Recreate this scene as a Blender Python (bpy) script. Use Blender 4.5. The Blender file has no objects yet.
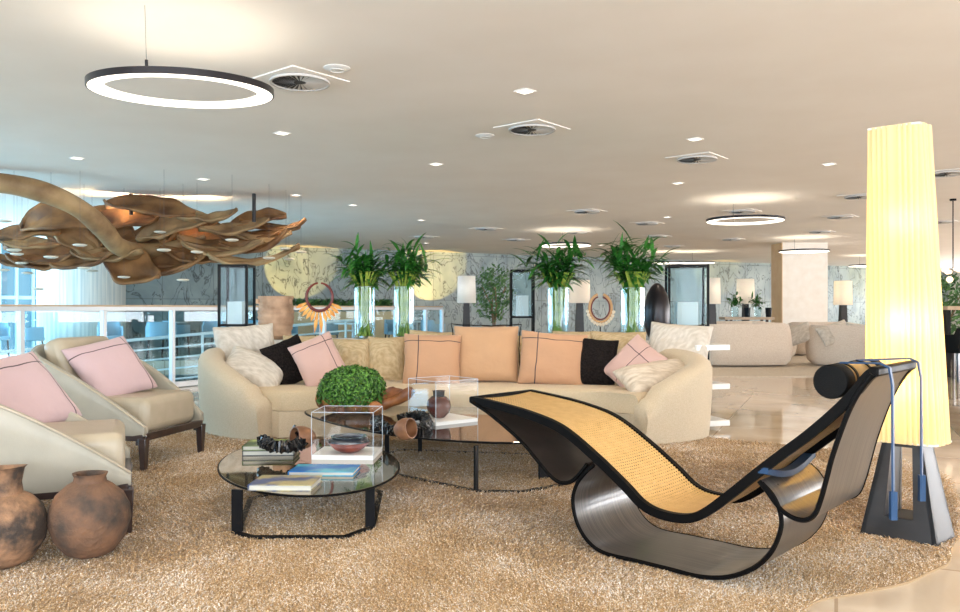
import bpy, bmesh, math, random
import numpy as np
from mathutils import Vector, Matrix, noise
R = math.radians
random.seed(7)
rng = np.random.default_rng(5)
sc = bpy.context.scene
COL = sc.collection
F = 800.0; CX = 480.0; HY = 308.0; HC = 1.1; CEIL = 2.9
def P(px, py, Y): return Vector(((px-CX)/F*Y, Y, HC-(py-HY)/F*Y))
def FL(px, py):
    Y = HC*F/(py-HY); return Vector(((px-CX)/F*Y, Y, 0))
def CE(px, py):
    Y = (CEIL-HC)*F/(HY-py); return Vector(((px-CX)/F*Y, Y, CEIL))

# ------------------------------------------------------------------ materials
def new_mat(name):
    m = bpy.data.materials.new(name); m.use_nodes = True
    nt = m.node_tree
    for n in list(nt.nodes): nt.nodes.remove(n)
    out = nt.nodes.new('ShaderNodeOutputMaterial')
    return m, nt, out
def rgb(c): return (c[0], c[1], c[2], 1)
def mat(name, c, rough=.5, metal=0, c2=None, nscale=5, ndetail=4, bump=0, bscale=60, coat=0, stretch=None, spec=.5, sheen=0, contrast=(.35,.65), aniso=0, bdist=.01):
    m, nt, out = new_mat(name); N = nt.nodes; L = nt.links
    b = N.new('ShaderNodeBsdfPrincipled'); L.new(b.outputs[0], out.inputs[0])
    b.inputs['Base Color'].default_value = rgb(c); b.inputs['Roughness'].default_value = rough
    b.inputs['Metallic'].default_value = metal; b.inputs['Coat Weight'].default_value = coat
    b.inputs['Specular IOR Level'].default_value = spec; b.inputs['Sheen Weight'].default_value = sheen
    b.inputs['Coat Roughness'].default_value = .08
    tc = N.new('ShaderNodeTexCoord'); mp = N.new('ShaderNodeMapping'); L.new(tc.outputs['Object'], mp.inputs[0])
    if stretch: mp.inputs['Scale'].default_value = stretch
    if c2 is not None:
        n = N.new('ShaderNodeTexNoise'); n.inputs['Scale'].default_value = nscale; n.inputs['Detail'].default_value = ndetail
        L.new(mp.outputs[0], n.inputs[0])
        r = N.new('ShaderNodeValToRGB'); r.color_ramp.elements[0].color = rgb(c); r.color_ramp.elements[1].color = rgb(c2)
        r.color_ramp.elements[0].position = contrast[0]; r.color_ramp.elements[1].position = contrast[1]
        L.new(n.outputs[0], r.inputs[0]); L.new(r.outputs[0], b.inputs['Base Color'])
    if bump:
        n2 = N.new('ShaderNodeTexNoise'); n2.inputs['Scale'].default_value = bscale; n2.inputs['Detail'].default_value = 3
        L.new(mp.outputs[0], n2.inputs[0])
        bp = N.new('ShaderNodeBump'); bp.inputs['Strength'].default_value = bump; bp.inputs['Distance'].default_value = bdist
        L.new(n2.outputs[0], bp.inputs['Height']); L.new(bp.outputs[0], b.inputs['Normal'])
    return m
def glass(name, tint=(.9,.97,1), fac=.12, rough=.02, edge=.6):
    m, nt, out = new_mat(name); N = nt.nodes; L = nt.links
    t = N.new('ShaderNodeBsdfTransparent'); t.inputs[0].default_value = rgb(tint)
    g = N.new('ShaderNodeBsdfGlossy'); g.inputs['Roughness'].default_value = rough
    lw = N.new('ShaderNodeLayerWeight'); lw.inputs[0].default_value = .35
    ml = N.new('ShaderNodeMath'); ml.operation = 'MULTIPLY_ADD'; ml.inputs[1].default_value = edge; ml.inputs[2].default_value = fac
    L.new(lw.outputs['Facing'], ml.inputs[0])
    mx = N.new('ShaderNodeMixShader'); L.new(ml.outputs[0], mx.inputs[0]); L.new(t.outputs[0], mx.inputs[1]); L.new(g.outputs[0], mx.inputs[2])
    L.new(mx.outputs[0], out.inputs[0]); return m
def emis(name, c, s):
    m, nt, out = new_mat(name); e = nt.nodes.new('ShaderNodeEmission')
    e.inputs[0].default_value = rgb(c); e.inputs[1].default_value = s; nt.links.new(e.outputs[0], out.inputs[0]); return m
def shade_mat(name, c, tr=.5, es=0, ec=(1,.8,.4)):
    m, nt, out = new_mat(name); N = nt.nodes; L = nt.links
    d = N.new('ShaderNodeBsdfDiffuse'); d.inputs[0].default_value = rgb(c)
    t = N.new('ShaderNodeBsdfTranslucent'); t.inputs[0].default_value = rgb(c)
    mx = N.new('ShaderNodeMixShader'); mx.inputs[0].default_value = tr
    L.new(d.outputs[0], mx.inputs[1]); L.new(t.outputs[0], mx.inputs[2]); L.new(mx.outputs[0], out.inputs[0]); return m
def math_node(nt, op, a=None, b=None, va=0, vb=0):
    n = nt.nodes.new('ShaderNodeMath'); n.operation = op
    n.inputs[0].default_value = va; n.inputs[1].default_value = vb
    if a is not None: nt.links.new(a, n.inputs[0])
    if b is not None: nt.links.new(b, n.inputs[1])
    return n.outputs[0]
def stripe_mat(name, c, u=None, v=None, w=.008, dark=(.06,.035,.04), tilt=0):
    m, nt, out = new_mat(name); N = nt.nodes; L = nt.links
    b = N.new('ShaderNodeBsdfPrincipled'); L.new(b.outputs[0], out.inputs[0]); b.inputs['Roughness'].default_value = .75
    b.inputs['Sheen Weight'].default_value = .2
    uv = N.new('ShaderNodeUVMap'); sx = N.new('ShaderNodeSeparateXYZ'); L.new(uv.outputs[0], sx.inputs[0])
    s = None
    for val, o in ((u, sx.outputs[0]), (v, sx.outputs[1])):
        if val is None: continue
        a = math_node(nt, 'SUBTRACT', o, None, vb=val); a = math_node(nt, 'ABSOLUTE', a); a = math_node(nt, 'LESS_THAN', a, None, vb=w)
        s = a if s is None else math_node(nt, 'MAXIMUM', s, a)
    nz = N.new('ShaderNodeTexNoise'); nz.inputs['Scale'].default_value = 7
    mxb = N.new('ShaderNodeMixRGB'); mxb.inputs[1].default_value = rgb([k*.94 for k in c]); mxb.inputs[2].default_value = rgb([min(1,k*1.05) for k in c])
    L.new(nz.outputs[0], mxb.inputs[0])
    mx = N.new('ShaderNodeMixRGB'); mx.inputs[2].default_value = rgb(dark); L.new(mxb.outputs[0], mx.inputs[1])
    if s is not None: L.new(s, mx.inputs[0])
    else: mx.inputs[0].default_value = 0
    L.new(mx.outputs[0], b.inputs['Base Color'])
    n2 = N.new('ShaderNodeTexNoise'); n2.inputs['Scale'].default_value = 9; n2.inputs['Detail'].default_value = 5
    bp = N.new('ShaderNodeBump'); bp.inputs['Strength'].default_value = .5; bp.inputs['Distance'].default_value = .02
    tcx = N.new('ShaderNodeTexCoord'); L.new(tcx.outputs['Object'], n2.inputs[0]); L.new(tcx.outputs['Object'], nz.inputs[0])
    L.new(n2.outputs[0], bp.inputs['Height']); L.new(bp.outputs[0], b.inputs['Normal'])
    return m

def floor_mat():
    m, nt, out = new_mat('polished_marble'); N = nt.nodes; L = nt.links
    b = N.new('ShaderNodeBsdfPrincipled'); L.new(b.outputs[0], out.inputs[0])
    b.inputs['Roughness'].default_value = .06; b.inputs['Specular IOR Level'].default_value = .8
    tc = N.new('ShaderNodeTexCoord'); mp = N.new('ShaderNodeMapping'); mp.inputs['Rotation'].default_value = (0,0,R(24)); L.new(tc.outputs['Object'], mp.inputs[0])
    n = N.new('ShaderNodeTexNoise'); n.inputs['Scale'].default_value = 1.3; n.inputs['Detail'].default_value = 9; n.inputs['Distortion'].default_value = 1.2
    L.new(mp.outputs[0], n.inputs[0])
    r = N.new('ShaderNodeValToRGB'); e = r.color_ramp.elements
    e[0].position = .3; e[0].color = rgb((.50,.37,.25)); e[1].position = .7; e[1].color = rgb((.74,.62,.48))
    L.new(n.outputs[0], r.inputs[0])
    br = N.new('ShaderNodeTexBrick'); br.inputs['Scale'].default_value = .62; br.offset = 0; br.inputs['Mortar Size'].default_value = .004
    br.inputs['Color1'].default_value = (1,1,1,1); br.inputs['Color2'].default_value = (.9,.88,.86,1); br.inputs['Mortar'].default_value = (.62,.55,.48,1)
    br.inputs['Brick Width'].default_value = .6; br.inputs['Row Height'].default_value = .6
    L.new(mp.outputs[0], br.inputs[0])
    mx = N.new('ShaderNodeMixRGB'); mx.blend_type = 'MULTIPLY'; mx.inputs[0].default_value = 1
    L.new(r.outputs[0], mx.inputs[1]); L.new(br.outputs[0], mx.inputs[2]); L.new(mx.outputs[0], b.inputs['Base Color'])
    return m
def stone_mat():   # grey-green veined stone panels
    m, nt, out = new_mat('veined_stone'); N = nt.nodes; L = nt.links
    b = N.new('ShaderNodeBsdfPrincipled'); L.new(b.outputs[0], out.inputs[0]); b.inputs['Roughness'].default_value = .35
    tc = N.new('ShaderNodeTexCoord'); mp = N.new('ShaderNodeMapping'); L.new(tc.outputs['Object'], mp.inputs[0])
    mp.inputs['Rotation'].default_value = (0,0,-math.atan(.5))
    n = N.new('ShaderNodeTexNoise'); n.inputs['Scale'].default_value = .9; n.inputs['Detail'].default_value = 8; n.inputs['Distortion'].default_value = .7
    L.new(mp.outputs[0], n.inputs[0])
    r = N.new('ShaderNodeValToRGB'); e = r.color_ramp.elements
    e[0].position = .3; e[0].color = rgb((.20,.27,.28)); e[1].position = .68; e[1].color = rgb((.42,.49,.47))
    L.new(n.outputs[0], r.inputs[0])
    mp2 = N.new('ShaderNodeMapping'); L.new(mp.outputs[0], mp2.inputs[0]); mp2.inputs['Scale'].default_value = (1.5,1,.8); mp2.inputs['Rotation'].default_value = (0,R(35),0)
    v = N.new('ShaderNodeTexNoise'); v.inputs['Scale'].default_value = 1.7; v.inputs['Detail'].default_value = 7; v.inputs['Distortion'].default_value = 1.3
    L.new(mp2.outputs[0], v.inputs[0])
    a = math_node(nt, 'SUBTRACT', v.outputs[0], None, vb=.5); a = math_node(nt, 'ABSOLUTE', a)
    rr = N.new('ShaderNodeValToRGB'); f = rr.color_ramp.elements
    f[0].position = 0; f[0].color = (.22,.22,.22,1); f[1].position = .022; f[1].color = (1,1,1,1); L.new(a, rr.inputs[0])
    mx = N.new('ShaderNodeMixRGB'); mx.blend_type = 'MULTIPLY'; mx.inputs[0].default_value = 1
    L.new(r.outputs[0], mx.inputs[1]); L.new(rr.outputs[0], mx.inputs[2])
    sx = N.new('ShaderNodeSeparateXYZ'); L.new(mp.outputs[0], sx.inputs[0]); cb = N.new('ShaderNodeCombineXYZ')
    L.new(sx.outputs[0], cb.inputs[0]); L.new(sx.outputs[2], cb.inputs[1])
    br = N.new('ShaderNodeTexBrick'); br.offset = 0; br.inputs['Scale'].default_value = 1; br.inputs['Brick Width'].default_value = 1.35; br.inputs['Row Height'].default_value = 1.45
    br.inputs['Mortar Size'].default_value = .012; br.inputs['Color1'].default_value = (1,1,1,1); br.inputs['Color2'].default_value = (.84,.86,.88,1); br.inputs['Mortar'].default_value = (.6,.6,.6,1)
    L.new(cb.outputs[0], br.inputs[0])
    m3 = N.new('ShaderNodeMixRGB'); m3.blend_type = 'MULTIPLY'; m3.inputs[0].default_value = 1
    L.new(mx.outputs[0], m3.inputs[1]); L.new(br.outputs[0], m3.inputs[2]); L.new(m3.outputs[0], b.inputs['Base Color'])
    return m
def cane_mat():
    m, nt, out = new_mat('woven_cane'); N = nt.nodes; L = nt.links
    b = N.new('ShaderNodeBsdfPrincipled'); b.inputs['Roughness'].default_value = .4
    uv = N.new('ShaderNodeUVMap'); sx = N.new('ShaderNodeSeparateXYZ'); L.new(uv.outputs[0], sx.inputs[0])
    def grid(o, k, th):
        a = math_node(nt, 'MULTIPLY', o, None, vb=k); a = math_node(nt, 'FRACT', a); return math_node(nt, 'GREATER_THAN', a, None, vb=th)
    gx = grid(sx.outputs[0], 24, .45); gy = grid(sx.outputs[1], 62, .58)
    hole = math_node(nt, 'MULTIPLY', gx, gy)
    nz = N.new('ShaderNodeTexNoise'); nz.inputs['Scale'].default_value = 40
    mx = N.new('ShaderNodeMixRGB'); mx.inputs[1].default_value = rgb((.62,.36,.11)); mx.inputs[2].default_value = rgb((.86,.58,.24)); L.new(nz.outputs[0], mx.inputs[0])
    L.new(mx.outputs[0], b.inputs['Base Color'])
    t = N.new('ShaderNodeBsdfTransparent'); ms = N.new('ShaderNodeMixShader')
    L.new(hole, ms.inputs[0]); L.new(b.outputs[0], ms.inputs[1]); L.new(t.outputs[0], ms.inputs[2]); L.new(ms.outputs[0], out.inputs[0])
    return m
def wood_mat(name, c, c2, rough=.3, ax=0, coat=.4, sc_=6):
    st = [1,1,1]; st = [12,12,12]; st[ax] = .8
    return mat(name, c, rough, 0, c2, nscale=sc_*.25, ndetail=6, coat=coat, stretch=tuple(st), contrast=(.3,.7))
def fabric(name, c, c2=None, ns=120, bump=.4, rough=.85):
    return mat(name, c, rough, 0, c2 or [min(1,k*1.12) for k in c], nscale=ns, bump=bump, bscale=ns*1.5, sheen=.15, spec=.2, bdist=.004)

M = {}
M['floor'] = floor_mat(); M['stone'] = stone_mat()
M['plaster'] = mat('ceiling_plaster', (.91,.875,.82), .9, c2=(.94,.91,.86), nscale=1.2, bump=.15, bscale=3)
M['marble_cream'] = mat('cream_marble', (.82,.75,.66), .35, c2=(.88,.83,.76), nscale=5, ndetail=8, contrast=(.3,.7))
M['tan_stone'] = mat('tan_stone', (.74,.48,.26), .5, c2=(.80,.56,.32), nscale=3)
M['white_paint'] = mat('white_paint', (.82,.82,.80), .4)
M['wall_paint'] = mat('wall_paint', (.75,.72,.66), .8)
M['alu'] = mat('brushed_aluminium', (.58,.59,.60), .4, .3)
M['rail_wood'] = mat('rail_wood', (.52,.36,.22), .4, c2=(.60,.43,.28), nscale=10)
M['glass'] = glass('clear_glass', (.80,.92,.96), .01, .01, .07)
M['win_glass'] = glass('window_glass', (.60,.82,.90), .08, .01, .3)
M['acrylic'] = glass('acrylic', (.97,.98,.99), .03, .005, .16)
M['acr_edge'] = mat('acrylic_edge', (.52,.60,.68), .3)
M['black_metal'] = mat('black_metal', (.006,.006,.007), .4, 0, spec=.15)
M['black_wood'] = wood_mat('ebonised_wood', (.007,.006,.006), (.018,.014,.013), .4, coat=.05)
M['dark_ribbon'] = mat('dark_bent_wood', (.030,.026,.024), .34, .0, c2=(.10,.085,.072), nscale=3, ndetail=6, stretch=(1,1,60), coat=.25, spec=.6)
def uv_streak(m):
    nt = m.node_tree; N = nt.nodes; mp = [n for n in N if n.type == 'MAPPING'][0]; uv = N.new('ShaderNodeUVMap'); nt.links.new(uv.outputs[0], mp.inputs[0]); mp.inputs['Scale'].default_value = (30,.5,1); return m
uv_streak(M['dark_ribbon'])
M['black_lacquer'] = mat('black_lacquer', (.003,.0026,.0026), .5, spec=.09)
M['cane'] = cane_mat()
M['sofa'] = fabric('cream_linen', (.52,.42,.29), (.62,.52,.38), 150, .35)
M['sofa_seat'] = fabric('cream_linen_seat', (.53,.42,.27), (.62,.50,.34), 150, .3)
M['cream_cush'] = mat('cream_cushion_linen', (.46,.33,.17), .85, 0, (.62,.48,.29), 20, 6, .6, 9, stretch=(1,5,1), bdist=.02)
M['white_cush'] = mat('white_linen', (.52,.46,.38), .85, 0, (.68,.62,.54), 14, 6, .7, 9, stretch=(1,4,1), bdist=.02)
M['beige_cush'] = mat('beige_silk', (.50,.41,.31), .5, 0, (.68,.59,.48), 12, 6, .8, 8, stretch=(1,4,1), bdist=.025)
M['black_cush'] = mat('black_chenille', (.004,.003,.003), .95, 0, (.020,.015,.014), 60, 3, 1, 60, stretch=(1,2.5,1), bdist=.02, spec=.15)
PINK = (.55,.36,.31); PEACH = (.50,.28,.155)
M['pink_a'] = stripe_mat('pink_linen_striped', PINK, .76, .80)
M['pink_c'] = stripe_mat('pink_linen_chair', (.53,.38,.39), .88, .78)
M['peach_a'] = stripe_mat('peach_linen_striped', PEACH, .27, .82)
M['peach_b'] = stripe_mat('peach_linen_plain', (.53,.31,.165))
M['pink_d'] = stripe_mat('pink_linen_two', PINK, .5, .70)
M['leather'] = mat('taupe_leather', (.36,.335,.27), .38, 0, (.40,.37,.30), 8, 3, .08, 200, spec=.5)
M['leather_seat'] = mat('taupe_leather_seat', (.42,.355,.255), .32, 0, (.46,.39,.29), 8, 3, .08, 200, spec=.5)
M['chair_leg'] = wood_mat('dark_walnut', (.018,.009,.008), (.045,.024,.020), .3)
M['pot'] = mat('aged_terracotta', (.045,.034,.027), .8, 0, (.23,.115,.06), 7, 10, .9, 40, contrast=(.36,.68))
M['pot2'] = mat('mottled_terracotta', (.05,.036,.028), .8, 0, (.36,.20,.11), 9, 10, .9, 40, contrast=(.42,.62))
M['clay'] = mat('ribbed_clay', (.34,.20,.12), .8, 0, (.56,.36,.23), 8, 5, .3, 30)
M['table_glass'] = mat('bronze_mirror_glass', (.36,.29,.20), .03, .9, spec=1)
M['table_dark'] = mat('dark_glass', (.05,.045,.04), .03, .55, spec=1)
M['page'] = mat('book_pages', (.55,.53,.46), .8)
M['green_cover'] = mat('green_book_cover', (.03,.07,.012), .4, 0, (.26,.34,.09), 6, 5, contrast=(.4,.6))
M['dark_cover'] = mat('dark_book_cover', (.02,.02,.02), .3)
M['landscape_cover'] = mat('landscape_book_cover', (.05,.08,.20), .3, 0, (.42,.36,.17), 7, 6, contrast=(.42,.58))
M['blue_cover'] = mat('blue_book_cover', (.02,.17,.50), .25, 0, (.10,.42,.55), 6, 5, contrast=(.45,.62))
M['beads'] = mat('black_beads', (.006,.006,.007), .25, 0, spec=.7)
M['wood_bowl'] = mat('turned_wood', (.15,.06,.025), .5, 0, (.32,.15,.07), 10, 5, .2, 40)
M['clay_bowl'] = mat('red_glazed_clay', (.14,.022,.012), .3, 0, (.32,.06,.025), 25, 4, spec=.5)
M['clay_rim'] = mat('dark_glaze', (.015,.02,.03), .15, spec=.8)
M['oxblood'] = mat('oxblood_glaze', (.05,.012,.010), .25, 0, (.12,.03,.022), 6)
M['burl'] = mat('burl_wood', (.09,.025,.010), .45, 0, (.42,.16,.05), 7, 6, .4, 20, contrast=(.35,.65))
M['bush'] = mat('box_leaves', (.008,.055,.006), .5, 0, (.12,.30,.035), 45, 2, contrast=(.38,.62))
M['leaf'] = mat('glossy_leaves', (.012,.09,.012), .35, 0, (.05,.24,.03), 6, 2)
M['leaf2'] = mat('dull_leaves', (.03,.10,.03), .5, 0, (.10,.24,.06), 4, 2)
M['stem'] = mat('green_stems', (.10,.22,.03), .4, 0, (.42,.50,.08), 12)
M['trunk'] = mat('bark', (.25,.16,.09), .8)
M['drift'] = mat('driftwood', (.11,.045,.016), .6, 0, (.36,.18,.065), 2.2, 7, .3, 12, contrast=(.35,.65))
M['drift_lt'] = mat('pale_driftwood', (.22,.12,.05), .6, 0, (.44,.28,.13), 3, 7, .3, 14, contrast=(.35,.65))
M['led'] = emis('led_strip', (1,.90,.76), 3.2)
M['led2'] = emis('spot_lens', (1,.92,.8), 2.5)
M['wire'] = mat('thin_wire', (.10,.10,.10), .6); M['disc'] = mat('pale_ceramic', (.78,.72,.60), .4)
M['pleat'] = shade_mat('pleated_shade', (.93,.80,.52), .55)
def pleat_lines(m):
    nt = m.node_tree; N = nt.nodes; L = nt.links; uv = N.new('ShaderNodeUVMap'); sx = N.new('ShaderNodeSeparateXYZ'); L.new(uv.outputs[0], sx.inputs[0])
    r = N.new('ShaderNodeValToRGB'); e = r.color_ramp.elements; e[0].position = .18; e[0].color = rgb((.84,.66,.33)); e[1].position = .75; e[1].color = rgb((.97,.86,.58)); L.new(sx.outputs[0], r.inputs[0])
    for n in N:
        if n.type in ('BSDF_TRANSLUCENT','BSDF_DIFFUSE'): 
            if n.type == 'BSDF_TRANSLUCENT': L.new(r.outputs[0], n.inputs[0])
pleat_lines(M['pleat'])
M['drum'] = shade_mat('white_drum_shade', (.90,.86,.78), .45)
M['dark_leather'] = mat('black_leather', (.004,.004,.004), .6, bump=.2, bscale=200, spec=.12)
M['tan_leather'] = mat('olive_leather', (.36,.22,.07), .3)
M['blue_strap'] = mat('blue_strap', (.018,.055,.13), .5, spec=.3)
M['bg_sofa'] = fabric('pale_boucle', (.70,.58,.47), (.80,.69,.58), 60, .3)
M['navy'] = mat('navy_seat', (.03,.12,.22), .6)
M['ring_red'] = mat('red_beadwork', (.14,.015,.010), .4)
M['feather'] = mat('orange_feathers', (.75,.24,.03), .6, 0, (.85,.48,.12), 12)
M['shell'] = mat('cream_shells', (.75,.65,.50), .5)
M['rope'] = mat('tan_rope', (.55,.32,.15), .8)
M['vase_glass'] = glass('vase_glass', (.90,.96,.97), .015, .02, .35)
M['bronze'] = mat('dark_bronze', (.020,.016,.018), .3, .4)
M['vent'] = mat('vent_grille', (.60,.58,.55), .5)
M['vent_dark'] = mat('vent_dark', (.06,.055,.05), .7)
M['rugbase'] = mat('rug_backing', (.36,.25,.14), .95)
M['fin'] = mat('pale_window_fins', (.62,.72,.74), .4)
def rug_mat():
    m, nt, out = new_mat('shag_pile'); N = nt.nodes; L = nt.links
    b = N.new('ShaderNodeBsdfPrincipled'); L.new(b.outputs[0], out.inputs[0]); b.inputs['Roughness'].default_value = .7; b.inputs['Sheen Weight'].default_value = .3
    tc = N.new('ShaderNodeTexCoord')
    n = N.new('ShaderNodeTexNoise'); n.inputs['Scale'].default_value = 2.2; n.inputs['Detail'].default_value = 5; L.new(tc.outputs['Object'], n.inputs[0])
    n2 = N.new('ShaderNodeTexNoise'); n2.inputs['Scale'].default_value = 150; n2.inputs['Detail'].default_value = 2; L.new(tc.outputs['Object'], n2.inputs[0])
    a = math_node(nt, 'MULTIPLY', n.outputs[0], None, vb=.35); c = math_node(nt, 'MULTIPLY', n2.outputs[0], None, vb=.95); s = math_node(nt, 'ADD', a, c)
    r = N.new('ShaderNodeValToRGB'); e = r.color_ramp.elements
    e[0].position = .47; e[0].color = rgb((.20,.11,.045)); e[1].position = .80; e[1].color = rgb((.88,.84,.80))
    x = e.new(.61); x.color = rgb((.44,.26,.10)); x = e.new(.70); x.color = rgb((.60,.41,.21))
    L.new(s, r.inputs[0]); L.new(r.outputs[0], b.inputs['Base Color']); return m
M['pile'] = rug_mat()

# ------------------------------------------------------------------ mesh helpers
class MB:
    def __init__(s): s.v = []; s.f = []; s.uv = None; s.x = Matrix.Identity(4)
    def add(s, vs, fs):
        o = len(s.v); s.v += [s.x @ Vector(p) for p in vs]; s.f += [tuple(i+o for i in f) for f in fs]; return s
    def box(s, c, d, rz=0, taper=1.0, m=None):
        cx, cy, cz = c; hx, hy, hz = d[0]/2, d[1]/2, d[2]/2; vs = []
        ca, sa = math.cos(rz), math.sin(rz)
        for z, t in ((-hz, 1), (hz, taper)):
            for x, y in ((-hx,-hy),(hx,-hy),(hx,hy),(-hx,hy)):
                x *= t; y *= t
                p = Vector((cx+x*ca-y*sa, cy+x*sa+y*ca, cz+z)); vs.append(m @ p if m else p)
        return s.add(vs, [(0,3,2,1),(4,5,6,7),(0,1,5,4),(1,2,6,5),(2,3,7,6),(3,0,4,7)])
    def bar(s, a, b, w, h=None, up=(0,0,1)):
        a = Vector(a); b = Vector(b); h = h or w; d = (b-a).normalized(); u = Vector(up)
        if abs(d.dot(u)) > .95: u = Vector((0,1,0))
        r = d.cross(u).normalized(); u = r.cross(d)
        vs = [p + r*i*w/2 + u*j*h/2 for p in (a, b) for i, j in ((-1,-1),(1,-1),(1,1),(-1,1))]
        return s.add(vs, [(0,3,2,1),(4,5,6,7),(0,1,5,4),(1,2,6,5),(2,3,7,6),(3,0,4,7)])
    def tube(s, path, r, n=8, cap=True):
        path = [Vector(p) for p in path]; k = len(path); rs = r if isinstance(r, (list, tuple)) else [r]*k
        vs = []; prev = None
        for i, p in enumerate(path):
            d = (path[min(i+1,k-1)]-path[max(i-1,0)]).normalized()
            if prev is None:
                u = Vector((0,0,1)) if abs(d.z) < .9 else Vector((1,0,0)); u = (u-d*u.dot(d)).normalized()
            else: u = (prev-d*prev.dot(d)).normalized()
            prev = u; w = d.cross(u)
            for j in range(n):
                a = 2*math.pi*j/n; vs.append(p+(u*math.cos(a)+w*math.sin(a))*rs[i])
        fs = [(i*n+j, i*n+(j+1)%n, (i+1)*n+(j+1)%n, (i+1)*n+j) for i in range(k-1) for j in range(n)]
        if cap: fs += [tuple(range(n-1,-1,-1)), tuple(range((k-1)*n, k*n))]
        return s.add(vs, fs)
    def lathe(s, prof, n=32, c=(0,0,0), closed=False, jit=None):
        c = Vector(c); vs = []; k = len(prof)
        for i, (r, z) in enumerate(prof):
            for j in range(n):
                a = 2*math.pi*j/n; p = Vector((r*math.cos(a), r*math.sin(a), z))
                if jit: p = jit(p, a, i)
                vs.append(c+p)
        fs = [(i*n+j, i*n+(j+1)%n, (i+1)*n+(j+1)%n, (i+1)*n+j) for i in range(k-1) for j in range(n)]
        if closed: fs += [((k-1)*n+j, (k-1)*n+(j+1)%n, (j+1)%n, j) for j in range(n)]
        else:
            if prof[0][0] > 1e-5: fs.append(tuple(range(n-1,-1,-1)))
            if prof[-1][0] > 1e-5: fs.append(tuple(range((k-1)*n, k*n)))
        return s.add(vs, fs)
    def loft(s, rings, closed=True, cap=True, wrap=False):
        n = len(rings[0]); k = len(rings); vs = [p for r in rings for p in r]
        m = n if closed else n-1
        fs = [(i*n+j, i*n+(j+1)%n, (i+1)*n+(j+1)%n, (i+1)*n+j) for i in range(k-1) for j in range(m)]
        if wrap: fs += [((k-1)*n+j, (k-1)*n+(j+1)%n, (j+1)%n, j) for j in range(m)]
        if cap and not wrap: fs += [tuple(range(n-1,-1,-1)), tuple(range((k-1)*n, k*n))]
        return s.add(vs, fs)
    def prism(s, poly, z0, z1):
        n = len(poly); vs = [(p[0],p[1],z0) for p in poly]+[(p[0],p[1],z1) for p in poly]
        return s.add(vs, [tuple(range(n-1,-1,-1)), tuple(range(n,2*n))]+[(i,(i+1)%n,n+(i+1)%n,n+i) for i in range(n)])
    def build(s, name, m, parent=None, world=False, smooth=True, bevel=0, sub=0, solid=0, seg=2, fixn=True, angle=40):
        vs = [Vector(p) for p in s.v]; loc = Vector((0,0,0))
        if parent is None:
            lo = Vector([min(p[i] for p in vs) for i in range(3)]); hi = Vector([max(p[i] for p in vs) for i in range(3)])
            loc = Vector(((lo.x+hi.x)/2, (lo.y+hi.y)/2, lo.z))
        elif world:
            loc = WL(parent)
        me = bpy.data.meshes.new(name); me.from_pydata([tuple(p-loc) for p in vs], [], s.f); me.validate()
        if s.uv is not None and len(s.uv) == len(vs):
            l = me.uv_layers.new(name='UVMap')
            for lp in me.loops: l.data[lp.index].uv = s.uv[lp.vertex_index]
        if fixn and len(s.f) < 60000:
            bm = bmesh.new(); bm.from_mesh(me); bmesh.ops.recalc_face_normals(bm, faces=bm.faces); bm.to_mesh(me); bm.free()
        if smooth:
            me.polygons.foreach_set('use_smooth', [True]*len(me.polygons))
            if not sub: me.set_sharp_from_angle(angle=R(angle))
        me.materials.append(m)
        o = bpy.data.objects.new(name, me); COL.objects.link(o)
        if parent is None: o.location = loc
        else: o.parent = parent
        if bevel:
            b = o.modifiers.new('b', 'BEVEL'); b.width = bevel; b.segments = seg; b.limit_method = 'ANGLE'; b.angle_limit = R(35)
        if solid:
            b = o.modifiers.new('s', 'SOLIDIFY'); b.thickness = solid; b.offset = 0
        if sub:
            b = o.modifiers.new('u', 'SUBSURF'); b.levels = sub; b.render_levels = sub
        return o
def WL(o):
    l = Vector(o.location)
    while o.parent: o = o.parent; l += o.location
    return l
def tag(o, label, cat, group=None, kind=None):
    if label: o['label'] = label
    if cat: o['category'] = cat
    if group: o['group'] = group
    if kind: o['kind'] = kind
    return o
def empty(name, loc=(0,0,0), rz=0, label=None, cat=None, group=None):
    o = bpy.data.objects.new(name, None); COL.objects.link(o); o.location = loc; o.rotation_euler = (0,0,rz); o.empty_display_size = .1
    return tag(o, label, cat, group)
def struct(o): o['kind'] = 'structure'; return o
def dup(src, loc=None, rz=None, label=None, scale=None, group=None):
    def cp(o, par):
        c = o.copy(); COL.objects.link(c)
        if par is not None: c.parent = par
        for ch in list(o.children): cp(ch, c)
        return c
    c = cp(src, None)
    if loc is not None: c.location = loc
    if rz is not None: c.rotation_euler = (0,0,rz)
    if scale is not None: c.scale = scale if hasattr(scale,'__len__') else (scale,)*3
    if label: c['label'] = label
    if group: c['group'] = group
    return c
def smooth_path(pts, n=10, closed=False):
    pts = [Vector(p) for p in pts]; out = []; k = len(pts)
    rng_ = range(k if closed else k-1)
    for i in rng_:
        if closed: p0,p1,p2,p3 = pts[i-1],pts[i],pts[(i+1)%k],pts[(i+2)%k]
        else:
            p1,p2 = pts[i],pts[i+1]; p0 = pts[i-1] if i else p1*2-p2; p3 = pts[i+2] if i+2<k else p2*2-p1
        for j in range(n):
            t = j/n; out.append(.5*((2*p1)+(p2-p0)*t+(2*p0-5*p1+4*p2-p3)*t*t+(3*p1-p0-3*p2+p3)*t**3))
    if not closed: out.append(pts[-1])
    return out

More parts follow.
